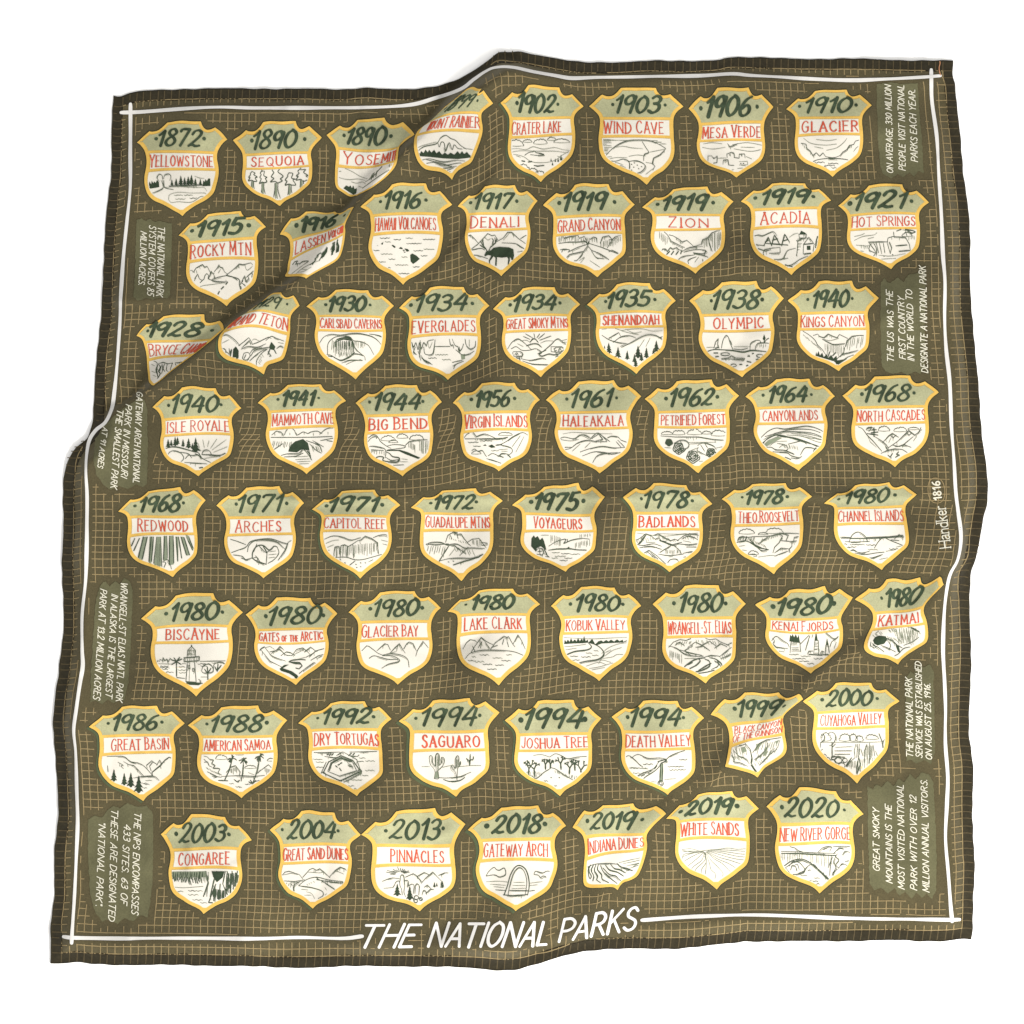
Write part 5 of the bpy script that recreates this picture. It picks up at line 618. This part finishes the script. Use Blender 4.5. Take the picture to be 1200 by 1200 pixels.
HS, HT = 13.0/1010, 13.0/1010
NS = 420
def axis(h):
    return np.concatenate([np.linspace(0, h, 6)[:-1], np.linspace(h, 1-h, NS), np.linspace(1-h, 1, 6)[1:]])
sa, ta = axis(HS), axis(HT)
SG, TG = np.meshgrid(sa, ta)
CP = patch(SG, TG)
CZ = sample(Z, CP)
W_ = len(sa)
def sheet(name, i0, i1, j0, j1, mat, parent, skirt=()):
    """part of the cloth grid, columns i0..i1, rows j0..j1; skirt = outer sides that turn under to the table"""
    P = CP[j0:j1+1, i0:i1+1]; z = CZ[j0:j1+1, i0:i1+1]; h, w = z.shape
    co = [np.stack([(P[..., 0]-600)*S, (600-P[..., 1])*S, z*S], -1).reshape(-1, 3)]
    nr = [cloth_normals(P.reshape(-1, 2))]
    fs = [(j*w+i, j*w+i+1, (j+1)*w+i+1, (j+1)*w+i) for j in range(h-1) for i in range(w-1)]
    base = h*w; extra = []
    for sd in skirt:
        idx = {'t': [i for i in range(w)], 'b': [(h-1)*w+i for i in range(w)], 'l': [j*w for j in range(h)], 'r': [j*w+w-1 for j in range(h)]}[sd]
        q = co[0][idx].copy(); q[:, 2] = np.maximum(q[:, 2]-2.6*S, 0.15*S)
        c = A([0, 0, 0]); q[:, :2] *= 0.9992
        extra.append((q, idx, base)); base += len(idx)
    V = np.vstack(co+[e[0] for e in extra])
    me = bpy.data.meshes.new(name)
    F = [f[::-1] for f in fs]
    for q, idx, b0 in extra:
        F += [(idx[k], idx[k+1], b0+k+1, b0+k) for k in range(len(idx)-1)]
    me.from_pydata(V.tolist(), [], F); me.materials.append(mat)
    me.polygons.foreach_set("use_smooth", [True]*len(F))
    nn = np.vstack(nr+[np.tile([[0, 0, 1.0]], (len(e[0]), 1)) for e in extra])
    if not extra: me.normals_split_custom_set_from_vertices(nn.tolist())
    me.update()
    o = bpy.data.objects.new(name, me); COL.objects.link(o); o.parent = parent
    return o
E = len(sa)-1; Q = 5
sheet("cloth", Q, E-Q, Q, E-Q, M_CLOTH, bandana)
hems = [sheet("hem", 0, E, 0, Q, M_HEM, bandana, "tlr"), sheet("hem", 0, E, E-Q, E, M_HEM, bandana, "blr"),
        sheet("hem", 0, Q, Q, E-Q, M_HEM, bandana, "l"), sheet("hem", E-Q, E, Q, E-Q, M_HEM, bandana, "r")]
# stitching along the inner edge of each hem
def stitches(par, f):
    pr = Print(M_STITCH, 0.25)
    L = np.arange(14, 1010, 5.2)
    for l in L:
        a, b = f(l/1025), f((l+3.2)/1025)
        pr.ribbon([a, b], 0.8)
    pr.build("stitching", par)
k = 12.3/1010
stitches(hems[0], lambda u: patch(A(u), A(k))); stitches(hems[1], lambda u: patch(A(u), A(1-k)))
stitches(hems[2], lambda u: patch(A(k), A(u))); stitches(hems[3], lambda u: patch(A(1-k), A(u)))

# ------------------------------------------------------------------ badges
USC, VSC = 53.0, 108.0
RIM = A([(-1,.2),(-.86,.14),(-.72,.085),(-.64,.10),(-.52,.095),(-.42,.06),(-.32,.005),(-.1,-.004),(.2,.004),(.42,0),(.46,.05),(.53,.085),(.62,.085),(.73,.063),(.86,.12),(1,.19),
         (.88,.255),(.79,.33),(.77,.41),(.785,.49),(.785,.59),(.75,.69),(.675,.77),(.49,.845),(.27,.908),(.12,.955),(.02,1),(-.08,.957),(-.23,.912),(-.42,.87),(-.59,.825),(-.72,.757),(-.785,.67),(-.795,.58),(-.775,.49),(-.775,.41),(-.81,.32),(-.9,.25)])
CORNER = {0, 2, 6, 9, 13, 15, 26}
def rim_curve():
    pts = RIM*A([USC, VSC]); n = len(pts); cs = sorted(CORNER); out = []
    for a, b in zip(cs, cs[1:]+[cs[0]+n]):
        seg = pts[[i % n for i in range(a, b+1)]]
        out.append(catmull(seg, 2.2)[:-1])
    return np.vstack(out)
RIMC = rim_curve()
def closed_normals(p):
    d = np.roll(p, -1, 0)-np.roll(p, 1, 0); d /= np.hypot(*d.T)[:, None]
    return np.stack([-d[:, 1], d[:, 0]], -1)      # inward for this winding (clockwise on screen)
def grow(p, amt):
    n = closed_normals(p)
    for _ in range(2): n = n + np.roll(n, 1, 0) + np.roll(n, -1, 0); n /= np.hypot(*n.T)[:, None]
    return p - n*np.asarray(amt)[..., None] if np.ndim(amt) else p - n*amt
def clip_half(p, y, below):
    """keep the part with Y>y (below) or Y<y"""
    out = []
    for a, b in zip(p, np.roll(p, -1, 0)):
        ka, kb = (a[1] > y) == below, (b[1] > y) == below
        if ka: out.append(a)
        if ka != kb:
            t = (y-a[1])/(b[1]-a[1]); out.append(a+(b-a)*t)
    return A(out)
def grow_clip(p):
    c = p.mean(0); return c + (p-c)*0.985
def dense(p, step=4.0):
    q = np.vstack([p, p[:1]]); return resample(q, step)[:-1]
def wobble_line(p, rng, amp):
    n = len(p); k = np.arange(n); w = np.zeros(n)
    for f in (3, 5, 8, 13): w += rng.uniform(-1, 1)*np.sin(2*math.pi*f*k/n+rng.uniform(0, 6.3))
    return amp*w/2

MASK = np.zeros((1200, 1200), bool)        # where the grid print is left out
def mask_poly(poly, grow_px):
    lo = np.floor(poly.min(0)-grow_px-1).astype(int); hi = np.ceil(poly.max(0)+grow_px+1).astype(int)
    lo = np.maximum(lo, 0); hi = np.minimum(hi, 1199)
    X, Y = np.meshgrid(np.arange(lo[0], hi[0]+1), np.arange(lo[1], hi[1]+1))
    P = np.stack([X, Y], -1).astype(float).reshape(-1, 2)
    m = inside(P, poly); d = seg_dist(P, np.vstack([poly, poly[:1]]))[0]
    m |= d < grow_px
    MASK[lo[1]:hi[1]+1, lo[0]:hi[0]+1] |= m.reshape(X.shape)
def mask_line(p, r):
    lo = np.floor(p.min(0)-r-1).astype(int); hi = np.ceil(p.max(0)+r+1).astype(int)
    lo = np.maximum(lo, 0); hi = np.minimum(hi, 1199)
    X, Y = np.meshgrid(np.arange(lo[0], hi[0]+1), np.arange(lo[1], hi[1]+1))
    P = np.stack([X, Y], -1).astype(float)
    MASK[lo[1]:hi[1]+1, lo[0]:hi[0]+1] |= seg_dist(P, p)[0] < r

WID = {'t': .52, 'm': .74, 'b': 1.2}
def draw_picture(pr, key, rng, frame):
    view, txt = DRAW[key]; sc = VIEW[view][2]
    def line(pts, w, mi=0, curved=False):
        p = at(view, pts); p = catmull(p, 1.4) if curved else resample(p, 2.5)
        if len(p) > 3:
            tt = np.linspace(0, 1, len(p)); ww = w*(0.72+0.34*np.sin(math.pi*np.clip(tt, .04, .96))+0.12*np.sin(tt*9+rng.uniform(0, 6)))
        else: ww = w*np.ones(len(p))
        ok = inside(p, frame); st = None
        for i in range(len(p)+1):
            on = i < len(p) and ok[i]
            if on and st is None: st = i
            if not on and st is not None:
                if i-st > 1: pr.ribbon(p[st:i], ww[st:i], mi)
                st = None
    for item in txt.split(';'):
        t = item.split(); c = t[0]; n = [float(v) for v in t[1:]]
        P = A(n).reshape(-1, 2) if len(n) % 2 == 0 else None
        if c in 'tTmMbB':
            line(P, WID[c.lower()], 1 if c in 'tT' else 0, c.isupper())
            if c in 'mMbB' and len(P) > 2 and rng.random() < .9:      # the pen goes over a line again, lighter
                q = catmull(P, 6) if c.isupper() else resample(P, 8)
                if len(q) > 4:
                    i0 = int(rng.uniform(0, .4)*len(q)); i1 = int(rng.uniform(.6, 1)*len(q)); q = q[i0:i1]
                    for r_ in range(1):
                        line(q[int(rng.uniform(0, .4)*len(q)):]+A([rng.uniform(-6, 6), rng.uniform(4, 8)*(1+1.4*r_)])+rng.uniform(-1.2, 1.2, q.shape)[int(0):][:1], .45, 1, True)
                    if c in 'mb':
                        for z_ in range(int(len(q)/5)):
                            a_ = q[rng.integers(len(q))]; line(A([a_, a_+A([rng.uniform(-4, 6), rng.uniform(10, 22)])]), .45, 1)
        elif c == 'f': pr.fill(dense(at(view, P), 1.7), 3, step=1.7, frame=frame)
        elif c == 'F': pr.fill(dense(at(view, P), 1.7), 2, step=1.7, off=-0.05, frame=frame)
        elif c == 'p':
            x, y, h = n; w = h*.30
            pts = [(x, y-h)]; L, R = [], []
            for i in range(4):
                f = (i+1)/4; L += [(x-w*f*rng.uniform(.8, 1.15), y-h*(1-f*.93)), (x-w*f*.45, y-h*(1-f*.9)-h*.02)]; R += [(x+w*f*rng.uniform(.8, 1.15), y-h*(1-f*.93)), (x+w*f*.45, y-h*(1-f*.9)-h*.02)]
            pr.fill(at(view, A([(x, y-h)]+R+[(x+w*.15, y)]+[(x-w*.15, y)]+L[::-1])), 3, step=1.7, frame=frame)
        elif c == 'c':
            x, y, w, h = n; k = 7; pts = []
            for i in range(k+1):
                a = math.pi*(1-i/k); pts.append((x+math.cos(a)*w/2, y+h*.3-math.sin(a)*h*.75*rng.uniform(.8, 1.1)))
            q = [pts[0]]
            for a, b in zip(pts[:-1], pts[1:]):
                m = ((a[0]+b[0])/2-(y-0)*0, (a[1]+b[1])/2); dx, dy = m[0]-x, m[1]-(y+h*.3); l = math.hypot(dx, dy)+1e-6
                q += [(m[0]+dx/l*h*.14, m[1]+dy/l*h*.14), b]
            line(A(q), .72, 0, True); line(A([pts[0], (x, y+h*.38), pts[-1]]), .5, 1, True)
        elif c == 'w':
            x, y, l = n; k = max(4, int(l/9)); xs = np.linspace(0, l, k)
            line(np.stack([x+xs, y+np.where(np.arange(k) % 2, 3.5, -1)+rng.uniform(-1.5, 1.5, k)], -1), .62, 1 if rng.random() < .5 else 0, True)
        elif c in 'hk':
            x0, y0, x1, y1, m, dx, dy = n
            for i in range(int(m)):
                f = (i+rng.uniform(-.3, .3))/max(1, m-1); s = rng.uniform(.55, 1.08)
                a = A([x0+(x1-x0)*f+rng.uniform(-2, 2), y0+(y1-y0)*f+rng.uniform(-2, 2)])
                line(A([a, a+A([dx, dy])*s*.5+rng.uniform(-1.5, 1.5, 2), a+A([dx, dy])*s]), .55 if c == 'h' else 1.05, 1 if c == 'h' else 0, True)
        elif c == 'd': line(A([(n[0]-2.5, n[1]), (n[0]+2.5, n[1]+1)]), .85)
        elif c == 'o':
            a = np.linspace(0, 2*math.pi, 13); line(np.stack([n[0]+n[2]*np.cos(a), n[1]+n[3]*np.sin(a)], -1), .85, 0, True)
        elif c == 'r':
            a = np.linspace(0, 2*math.pi*3.4, 60); rr = n[2]*(1-a/a[-1]*.93)*(1+.08*np.sin(a*5))
            line(np.stack([n[0]+rr*np.cos(a), n[1]+rr*np.sin(a)], -1), 1.15, 0, True)
            for q in range(7):
                a0 = rng.uniform(0, 6.3); line(A([(n[0]+n[2]*.25*math.cos(a0), n[1]+n[2]*.25*math.sin(a0)), (n[0]+n[2]*.9*math.cos(a0+.4), n[1]+n[2]*.9*math.sin(a0+.4))]), .8)
        elif c == 's':
            x, y, w, h = n
            cr = A([(-.1,0),(.25,.05),(.15,.15),(.5,.25),(.3,.33),(.5,.45),(.1,.5),(-.1,.48),(-.5,.5),(-.25,.35),(-.45,.28),(-.2,.15),(-.3,.07),(-.1,0)])
            line(A([x, y])+(cr+rng.uniform(-.05, .05, cr.shape))*A([w, h]), .95, 0, True)
            for a, b in ((-.13, -.25), (.12, .32), (.0, .06), (-.06, -.08)): line(A([(x+a*w, y+.5*h), (x+a*w*1.1, y+.75*h), (x+b*w, y+h)]), .8 if abs(a) > .1 else 1.3, 0 if abs(a) > .1 else 2, True)
        elif c == 'y':
            for q in range(9):
                a = rng.uniform(0, 6.28); r = n[2]*rng.uniform(.7, 1.1)
                line(A([(n[0], n[1]), (n[0]+r*.55*math.cos(a), n[1]+r*.5*math.sin(a)-r*.12), (n[0]+r*math.cos(a), n[1]+r*.8*math.sin(a)+r*.1)]), 1.2, 0, True)
        elif c == 'j':
            def limb(x, y, a, l, w, dep):
                x2, y2 = x+l*math.cos(a), y-l*math.sin(a); line(A([(x, y), (x2, y2)]), w)
                if dep == 0:
                    for q in range(4):
                        b = a+rng.uniform(-1.3, 1.3); line(A([(x2, y2), (x2+9*math.cos(b), y2-9*math.sin(b))]), .9)
                    return
                for q in (-1, 1): limb(x2, y2, a+q*rng.uniform(.35, .75), l*rng.uniform(.5, .7), w*.8, dep-1)
            limb(n[0], n[1], math.pi/2+rng.uniform(-.1, .1), n[2]*.42, 1.7, 2)
        elif c == 'v':
            x, y, r0, r1, a0, a1, m = n
            for i in range(int(m)):
                a = math.radians(a0+(a1-a0)*i/(m-1)); p0, p1 = r0*rng.uniform(.8, 1.2), r1*rng.uniform(.6, 1)
                line(A([(x+p0*math.cos(a), y+p0*math.sin(a)*.8), (x+p1*math.cos(a), y+p1*math.sin(a)*.55)]), .7)

ITALIC = 0.24
def make_badge(i, row):
    year, name, view, Lp, Rp, top, foot, b1, b2, yb, nb, flags = row
    rng = np.random.default_rng(100+i); random.seed(100+i)
    Lp, Rp = A(Lp), A(Rp); hw = (Rp[0]-Lp[0])/2; cx = (Rp[0]+Lp[0])/2
    BV1, BV2 = .345, .53
    src = [(-1,.2),(1,.19),(.02,1)]; dst = [Lp, Rp, A(foot)]
    if name not in EXTRA: src.append((.06,0)); dst.append(A([Lp[0]+2*hw*.53, top]))
    bx = BARX.get(name, (Lp[0]+2*hw*.11, Lp[0]+2*hw*.89)*2)
    src += [(-.79,BV1),(.78,BV1),(-.77,BV2),(.77,BV2)]; dst += [A([bx[0], b1[0]]), A([bx[1], b1[1]]), A([bx[2], b2[0]]), A([bx[3], b2[1]])]
    dst = [at(view, d) for d in dst]
    if name in EXTRA:
        v2, pts = EXTRA[name]
        for u, v, x, y in pts: src.append((u, v)); dst.append(at(v2, (x, y)))
    f = tps(A(src)*A([USC, VSC]), dst)
    rim = RIMC.copy()
    rim = grow(rim, wobble_line(rim, rng, 0.9))
    bold = 1.35 if 'B' in flags else 1.18 if 'b' in flags else 1.0
    heavy = 1.35 if 'h' in flags else 1.0
    # printed dark outline, in some badges with a misregistered fern shadow to the lower left
    pr = Print([M_DARK, M_SHADOWPRINT], 0.45)
    if 'g' in flags or 'G' in flags:
        a = 1.0 if 'G' in flags else .8
        pr.fill(grow(rim, .6)+A([-2.8*a, 1.9*a]), 1, f, 6, off=-0.12)
    pr.fill(grow(rim, .85), 0, f, 6)
    root = pr.build("park_badge", bandana)
    full = name + (" OF THE GUNNISON" if name == "BLACK CANYON" else "")
    root["label"] = "badge reading %s %s with %s" % (year, full.title().replace(" Of The ", " of the ").replace(".", ". ").replace("  ", " "), PICTURES[i])
    if name.startswith("THEO"): root["label"] = "badge reading 1978 with a surname and " + PICTURES[i]
    g = Print([M_GOLD, M_PALEGOLD], 0.85); g.fill(rim, 0, f, 6)
    outline = f(rim)
    mask_poly(outline[::2], 6.2)
    inner = grow(rim, -(3.8+wobble_line(rim, rng, 0.45)))
    y1, y2 = BV1*VSC, BV2*VSC
    head = Print(M_SAGE, 1.25); head.fill(dense(clip_half(inner, y1-1.5, False)), 0, f, 5); head.build("year_panel", root)
    ban = clip_half(clip_half(grow(rim, -4.7), y1+2.1, True), y2-1.9, False)
    bp = Print(M_CREAM, 1.25); bp.fill(dense(ban), 0, f, 5); bp.build("name_panel", root)
    pic = clip_half(grow(rim, -(4.1+wobble_line(rim, rng, 0.35))), y2+1.6, True)
    pic = clip_half(pic, VSC*.93, False)
    pp = Print(M_CREAM, 1.25); pp.fill(dense(pic), 0, f, 5); pp.build("picture_panel", root)
    for q, (dx, dy) in ((ban, (.7, .7)), (pic, (.6, .6))):
        q = dense(q); g.fill(grow(q, .55), 1, f, off=.17)
    g.build("gold_border", root)
    # the year
    def uu(x): return x if abs(x) < 1.5 and 'w' in flags else (x-cx)/hw
    vx = [uu(q) if q is not None else None for q in yb]
    st, tw = layout(year, gap=1.5, slant=ITALIC, font=BRUSH, wob=.06)
    lo = min(q[:, 0].min() for _, q in st); hi = max(q[:, 0].max() for _, q in st)
    vt, vb = .098, .282
    lean = 0.0
    ex = 1.3 if 'x' in flags else 1.0
    def ymap(q): return f(np.stack([(vx[1]+(vx[2]-vx[1])*np.clip((q[:, 0]-lo)/(hi-lo), 0, 1)**ex), vb+(vt-vb)*q[:, 1]/10], -1)*A([USC, VSC]))
    yl = Print(M_YEAR, 1.6)
    strokes_to(yl, st, ymap, (2.1 if 'x' in flags else 4.1)*(.5+.5*heavy), contrast=.5, nib=math.radians(160), vary=.12)
    for q in (vx[0], vx[3]):
        if q is None: continue
        c0 = A([q, .195]); a = np.linspace(0, 2*math.pi, 15)[:-1]; r = 2.0*heavy*rng.uniform(.8, 1.15)
        yl.fill(c0*A([USC, VSC])+np.stack([np.cos(a)*r, np.sin(a)*r*1.05], -1), 0, f, 9)
    yl.build("year_lettering", root)
    # the park's name
    nl = Print(M_RED, 1.6)
    def put(text, ul, ur, vt, vb, w, small=None, serif=1.0, slant=0.0):
        st, tw = layout(text, gap=3.2 if len(text) < 11 else 2.7, wob=.05, small=small, slant=slant, initial=True)
        lo = min(q[:, 0].min() for _, q in st); hi = max(q[:, 0].max() for _, q in st)
        def sq(s):
            s = np.clip(s, 0, 1)
            return s**1.35 if 'x' in flags else 1-(1-s)**1.8 if 'y' in flags else s
        def nm(q): return f(np.stack([ul+(ur-ul)*sq((q[:, 0]-lo)/(hi-lo)), vb+(vt-vb)*q[:, 1]/10], -1)*A([USC, VSC]))
        strokes_to(nl, st, nm, w, contrast=.45, serif=serif, step=1.0, vary=.22)
    ul, ur = uu(nb[0]), uu(nb[1])
    ul, ur = max(ul, -.71), min(ur, .71)
    if '2' in flags:
        put("BLACK CANYON", -.66, .74, .372, .437, .95, slant=.2); put("OF THE GUNNISON", -.7, .74, .448, .508, .9, slant=.2)
    else:
        small = (6, 12) if 's' in flags else None
        put(name, ul, ur, .380, .500, (1.5 if len(name) < 11 else 1.28)*bold, small)
    nl.build("name_lettering", root)
    dr = Print([M_INK, M_INKL, M_INKF, M_INKSOLID], 1.6)
    draw_picture(dr, name, rng, f(dense(grow_clip(pic))))
    dr.build("landscape_drawing", root)
    return root
for i, row in enumerate(BADGES): make_badge(i, row)

# ------------------------------------------------------------------ border lines
for pts in BORDER:
    p = catmull(pts, 3); n = len(p); tt = np.arange(n)
    w = 3.95+0.5*np.sin(tt/9.0)+0.35*np.sin(tt/3.7+1)
    w[0] *= .85; w[-1] *= .85
    pr = Print(M_WHITE, 0.5); pr.ribbon(p, w); pr.build("border_line", bandana)
    mask_line(p[::3], 5.0)

# ------------------------------------------------------------------ fact panels
random.seed(5)
for lab, poly, side, lines in FACTS:
    poly = A(poly); rng = np.random.default_rng(len(lab))
    q = dense(poly, 3.0); q = q + rng.uniform(-.6, .6, q.shape)
    pr = Print(M_PANEL, 0.45); pr.fill(q, 0, None, 5); root = pr.build("fact_panel", bandana)
    root["label"] = lab
    mask_poly(q, 6.0)
    tl = Print(M_LETTER, 0.9)
    for text, a, b, h in lines:
        a, b = A(a), A(b); d = (b-a)/np.hypot(*(b-a)); up = A([d[1], -d[0]])   # letters stand to the left of travel in plan (y down)
        st, tw = layout(text, gap=2.1, space=4.2, slant=.30, wob=.05)
        L = np.hypot(*(b-a))
        strokes_to(tl, st, lambda p: a + d*(p[:, :1]/tw*L) + up*(p[:, 1:]/10*h*.84+.3), 1.02, step=1.2)
    tl.build("fact_lettering", root)

# ------------------------------------------------------------------ title and maker's mark
TB = catmull([(426,1109),(490,1109),(560,1108),(636,1107),(654,1103),(700,1096),(752,1087)], 4)
tl = Print(M_WHITE, 0.5)
def along(x, y):
    p = np.stack([np.interp(x, TB[:, 0], TB[:, 0]), np.interp(x, TB[:, 0], TB[:, 1])], -1)
    e = np.stack([x+1, np.interp(x+1, TB[:, 0], TB[:, 1])], -1); d = e-p; d /= np.hypot(*d.T)[:, None]
    return p + np.stack([d[:, 1], -d[:, 0]], -1)*y[:, None]
random.seed(3)
for word, x0, x1, h in (("THE",428,494,26),("NATIONAL",502,640,27),("PARKS",655,751,25)):
    st, tw = layout(word, gap=2.0, slant=.40, wob=.04)
    lo = min(q[:, 0].min() for _, q in st); hi = max(q[:, 0].max() for _, q in st)
    f = lambda q: along(x0+(x1-x0)*(q[:, 0]-lo)/(hi-lo), q[:, 1]/10*h)
    strokes_to(tl, st, f, 3.6, contrast=.25, nib=math.radians(150), vary=.1)
    for c, q in st: mask_line(f(resample(q, 1.5)), 5.5)
tl.build("title_lettering", bandana)

ml = Print([M_LETTER, M_GRID], 0.55)
st, tw = layout("Handker", gap=1.3)
a, b = A([1112.5, 641]), A([1107, 592.5]); d = (b-a)/np.hypot(*(b-a)); up = A([d[1], -d[0]])
strokes_to(ml, st, lambda p: a+d*(p[:, :1]/tw*np.hypot(*(b-a)))+up*(p[:, 1:]/10*13), 1.7, contrast=.4, serif=.6, step=1.2)
st, tw = layout("1816", gap=2.4)
a, b = A([1102.5, 585]), A([1100.2, 564]); d = (b-a)/np.hypot(*(b-a)); up = A([d[1], -d[0]])
strokes_to(ml, st, lambda p: a+d*(p[:, :1]/tw*np.hypot(*(b-a)))+up*(p[:, 1:]/10*8.6), 1.6, step=1.0)
th = np.linspace(0, 2*math.pi, 41)[:-1]
c = A([1096.6, 574.8]); pill = np.stack([9.6*np.sign(np.cos(th))*np.abs(np.cos(th))**.8, 14.6*np.sign(np.sin(th))*np.abs(np.sin(th))**.9], -1)
pill[:, 0] += -pill[:, 1]*-.06
pill = c+pill
ml.ribbon(catmull(np.vstack([pill, pill[:2]]), 1.5), 1.0, 1)
ml.build("maker_lettering", bandana)

th_ = Print(M_THREAD, 0.7); th_.ribbon(catmull([(1101.2,72),(1101.4,75),(1100.3,79),(1100.6,84),(1102,88.5)], 1.5), 0.9); th_.build("loose_thread", bandana)

# ------------------------------------------------------------------ grid print
def grid_print():
    pr = Print([M_GRID, M_GRIDDIM], 0.22)
    n = 119; rng = np.random.default_rng(11)
    lo, hi = 0.0012, 0.9988
    base = np.linspace(12.4/1012, 1-12.4/1012, n)
    # small irregularities of hand-drawn lines
    def wob(l, m, amp):
        k = np.arange(m); v = np.zeros((n, m))
        for fr in (.9, 2.3, 5.1): v += rng.uniform(-1, 1, (n, 1))*np.sin(k[None]*fr/l+rng.uniform(0, 6.3, (n, 1)))
        return v*amp
    sub = 4; m = (n-1)*sub+1
    fine = np.linspace(lo, hi, m)
    pitch = (hi-lo)/(n-1)
    hemi = int(round((12.6/1012-lo)/(hi-lo)*(m-1)))
    jit = rng.uniform(-.07, .07, n)*pitch
    jit2 = rng.uniform(-.12, .12, n)*pitch
    for vert in (True, False):
        c = (base + (jit if vert else jit2))[:, None] + wob(7.0, m, .012*pitch)
        t = np.tile(fine, (n, 1))
        P = patch(c, t, EDGE_SMOOTH) if vert else patch(t, c, EDGE_SMOOTH)
        # lines crowd where the cloth turns over the folds
        for fold, R, ex in ((FOLD1, 26.0, 1.55), (FOLD2, 22.0, 1.35)):
            d, sd, fr = seg_dist(P, fold[::2])
            e = 1e-2
            gxp = seg_dist(P+A([e, 0]), fold[::2]); gyp = seg_dist(P+A([0, e]), fold[::2])
            nx = (gxp[0]*gxp[1]-d*sd)/e; ny = (gyp[0]*gyp[1]-d*sd)/e
            k = (d < R)
            nd = np.where(k, R*(np.maximum(d, 1e-6)/R)**ex, d)
            mv = (nd-d)*sd
            ok = k & (np.hypot(nx, ny) < 1.5)
            P = P + np.where(ok, mv, 0)[..., None]*np.stack([nx, ny], -1)
        ij = np.clip(np.round(P).astype(int), 0, 1199)
        free = ~MASK[ij[..., 1], ij[..., 0]]
        for a in range(n):
            fr_ = free[a]
            cell = fr_[:-1] & fr_[1:]
            st = None
            for q in range(m):
                on = q < m-1 and cell[q]
                if on and st is None: st = q
                if not on and st is not None:
                    if q-st >= 2:
                        cuts = [st]+[h_ for h_ in (hemi, m-1-hemi) if st < h_ < q]+[q]
                        for u0, u1 in zip(cuts[:-1], cuts[1:]):
                            dim = u1 <= hemi or u0 >= m-1-hemi
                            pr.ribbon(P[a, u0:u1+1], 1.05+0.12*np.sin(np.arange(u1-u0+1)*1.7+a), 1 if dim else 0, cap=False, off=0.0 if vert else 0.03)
                    st = None
    pr.build("grid_lines", bandana)
grid_print()
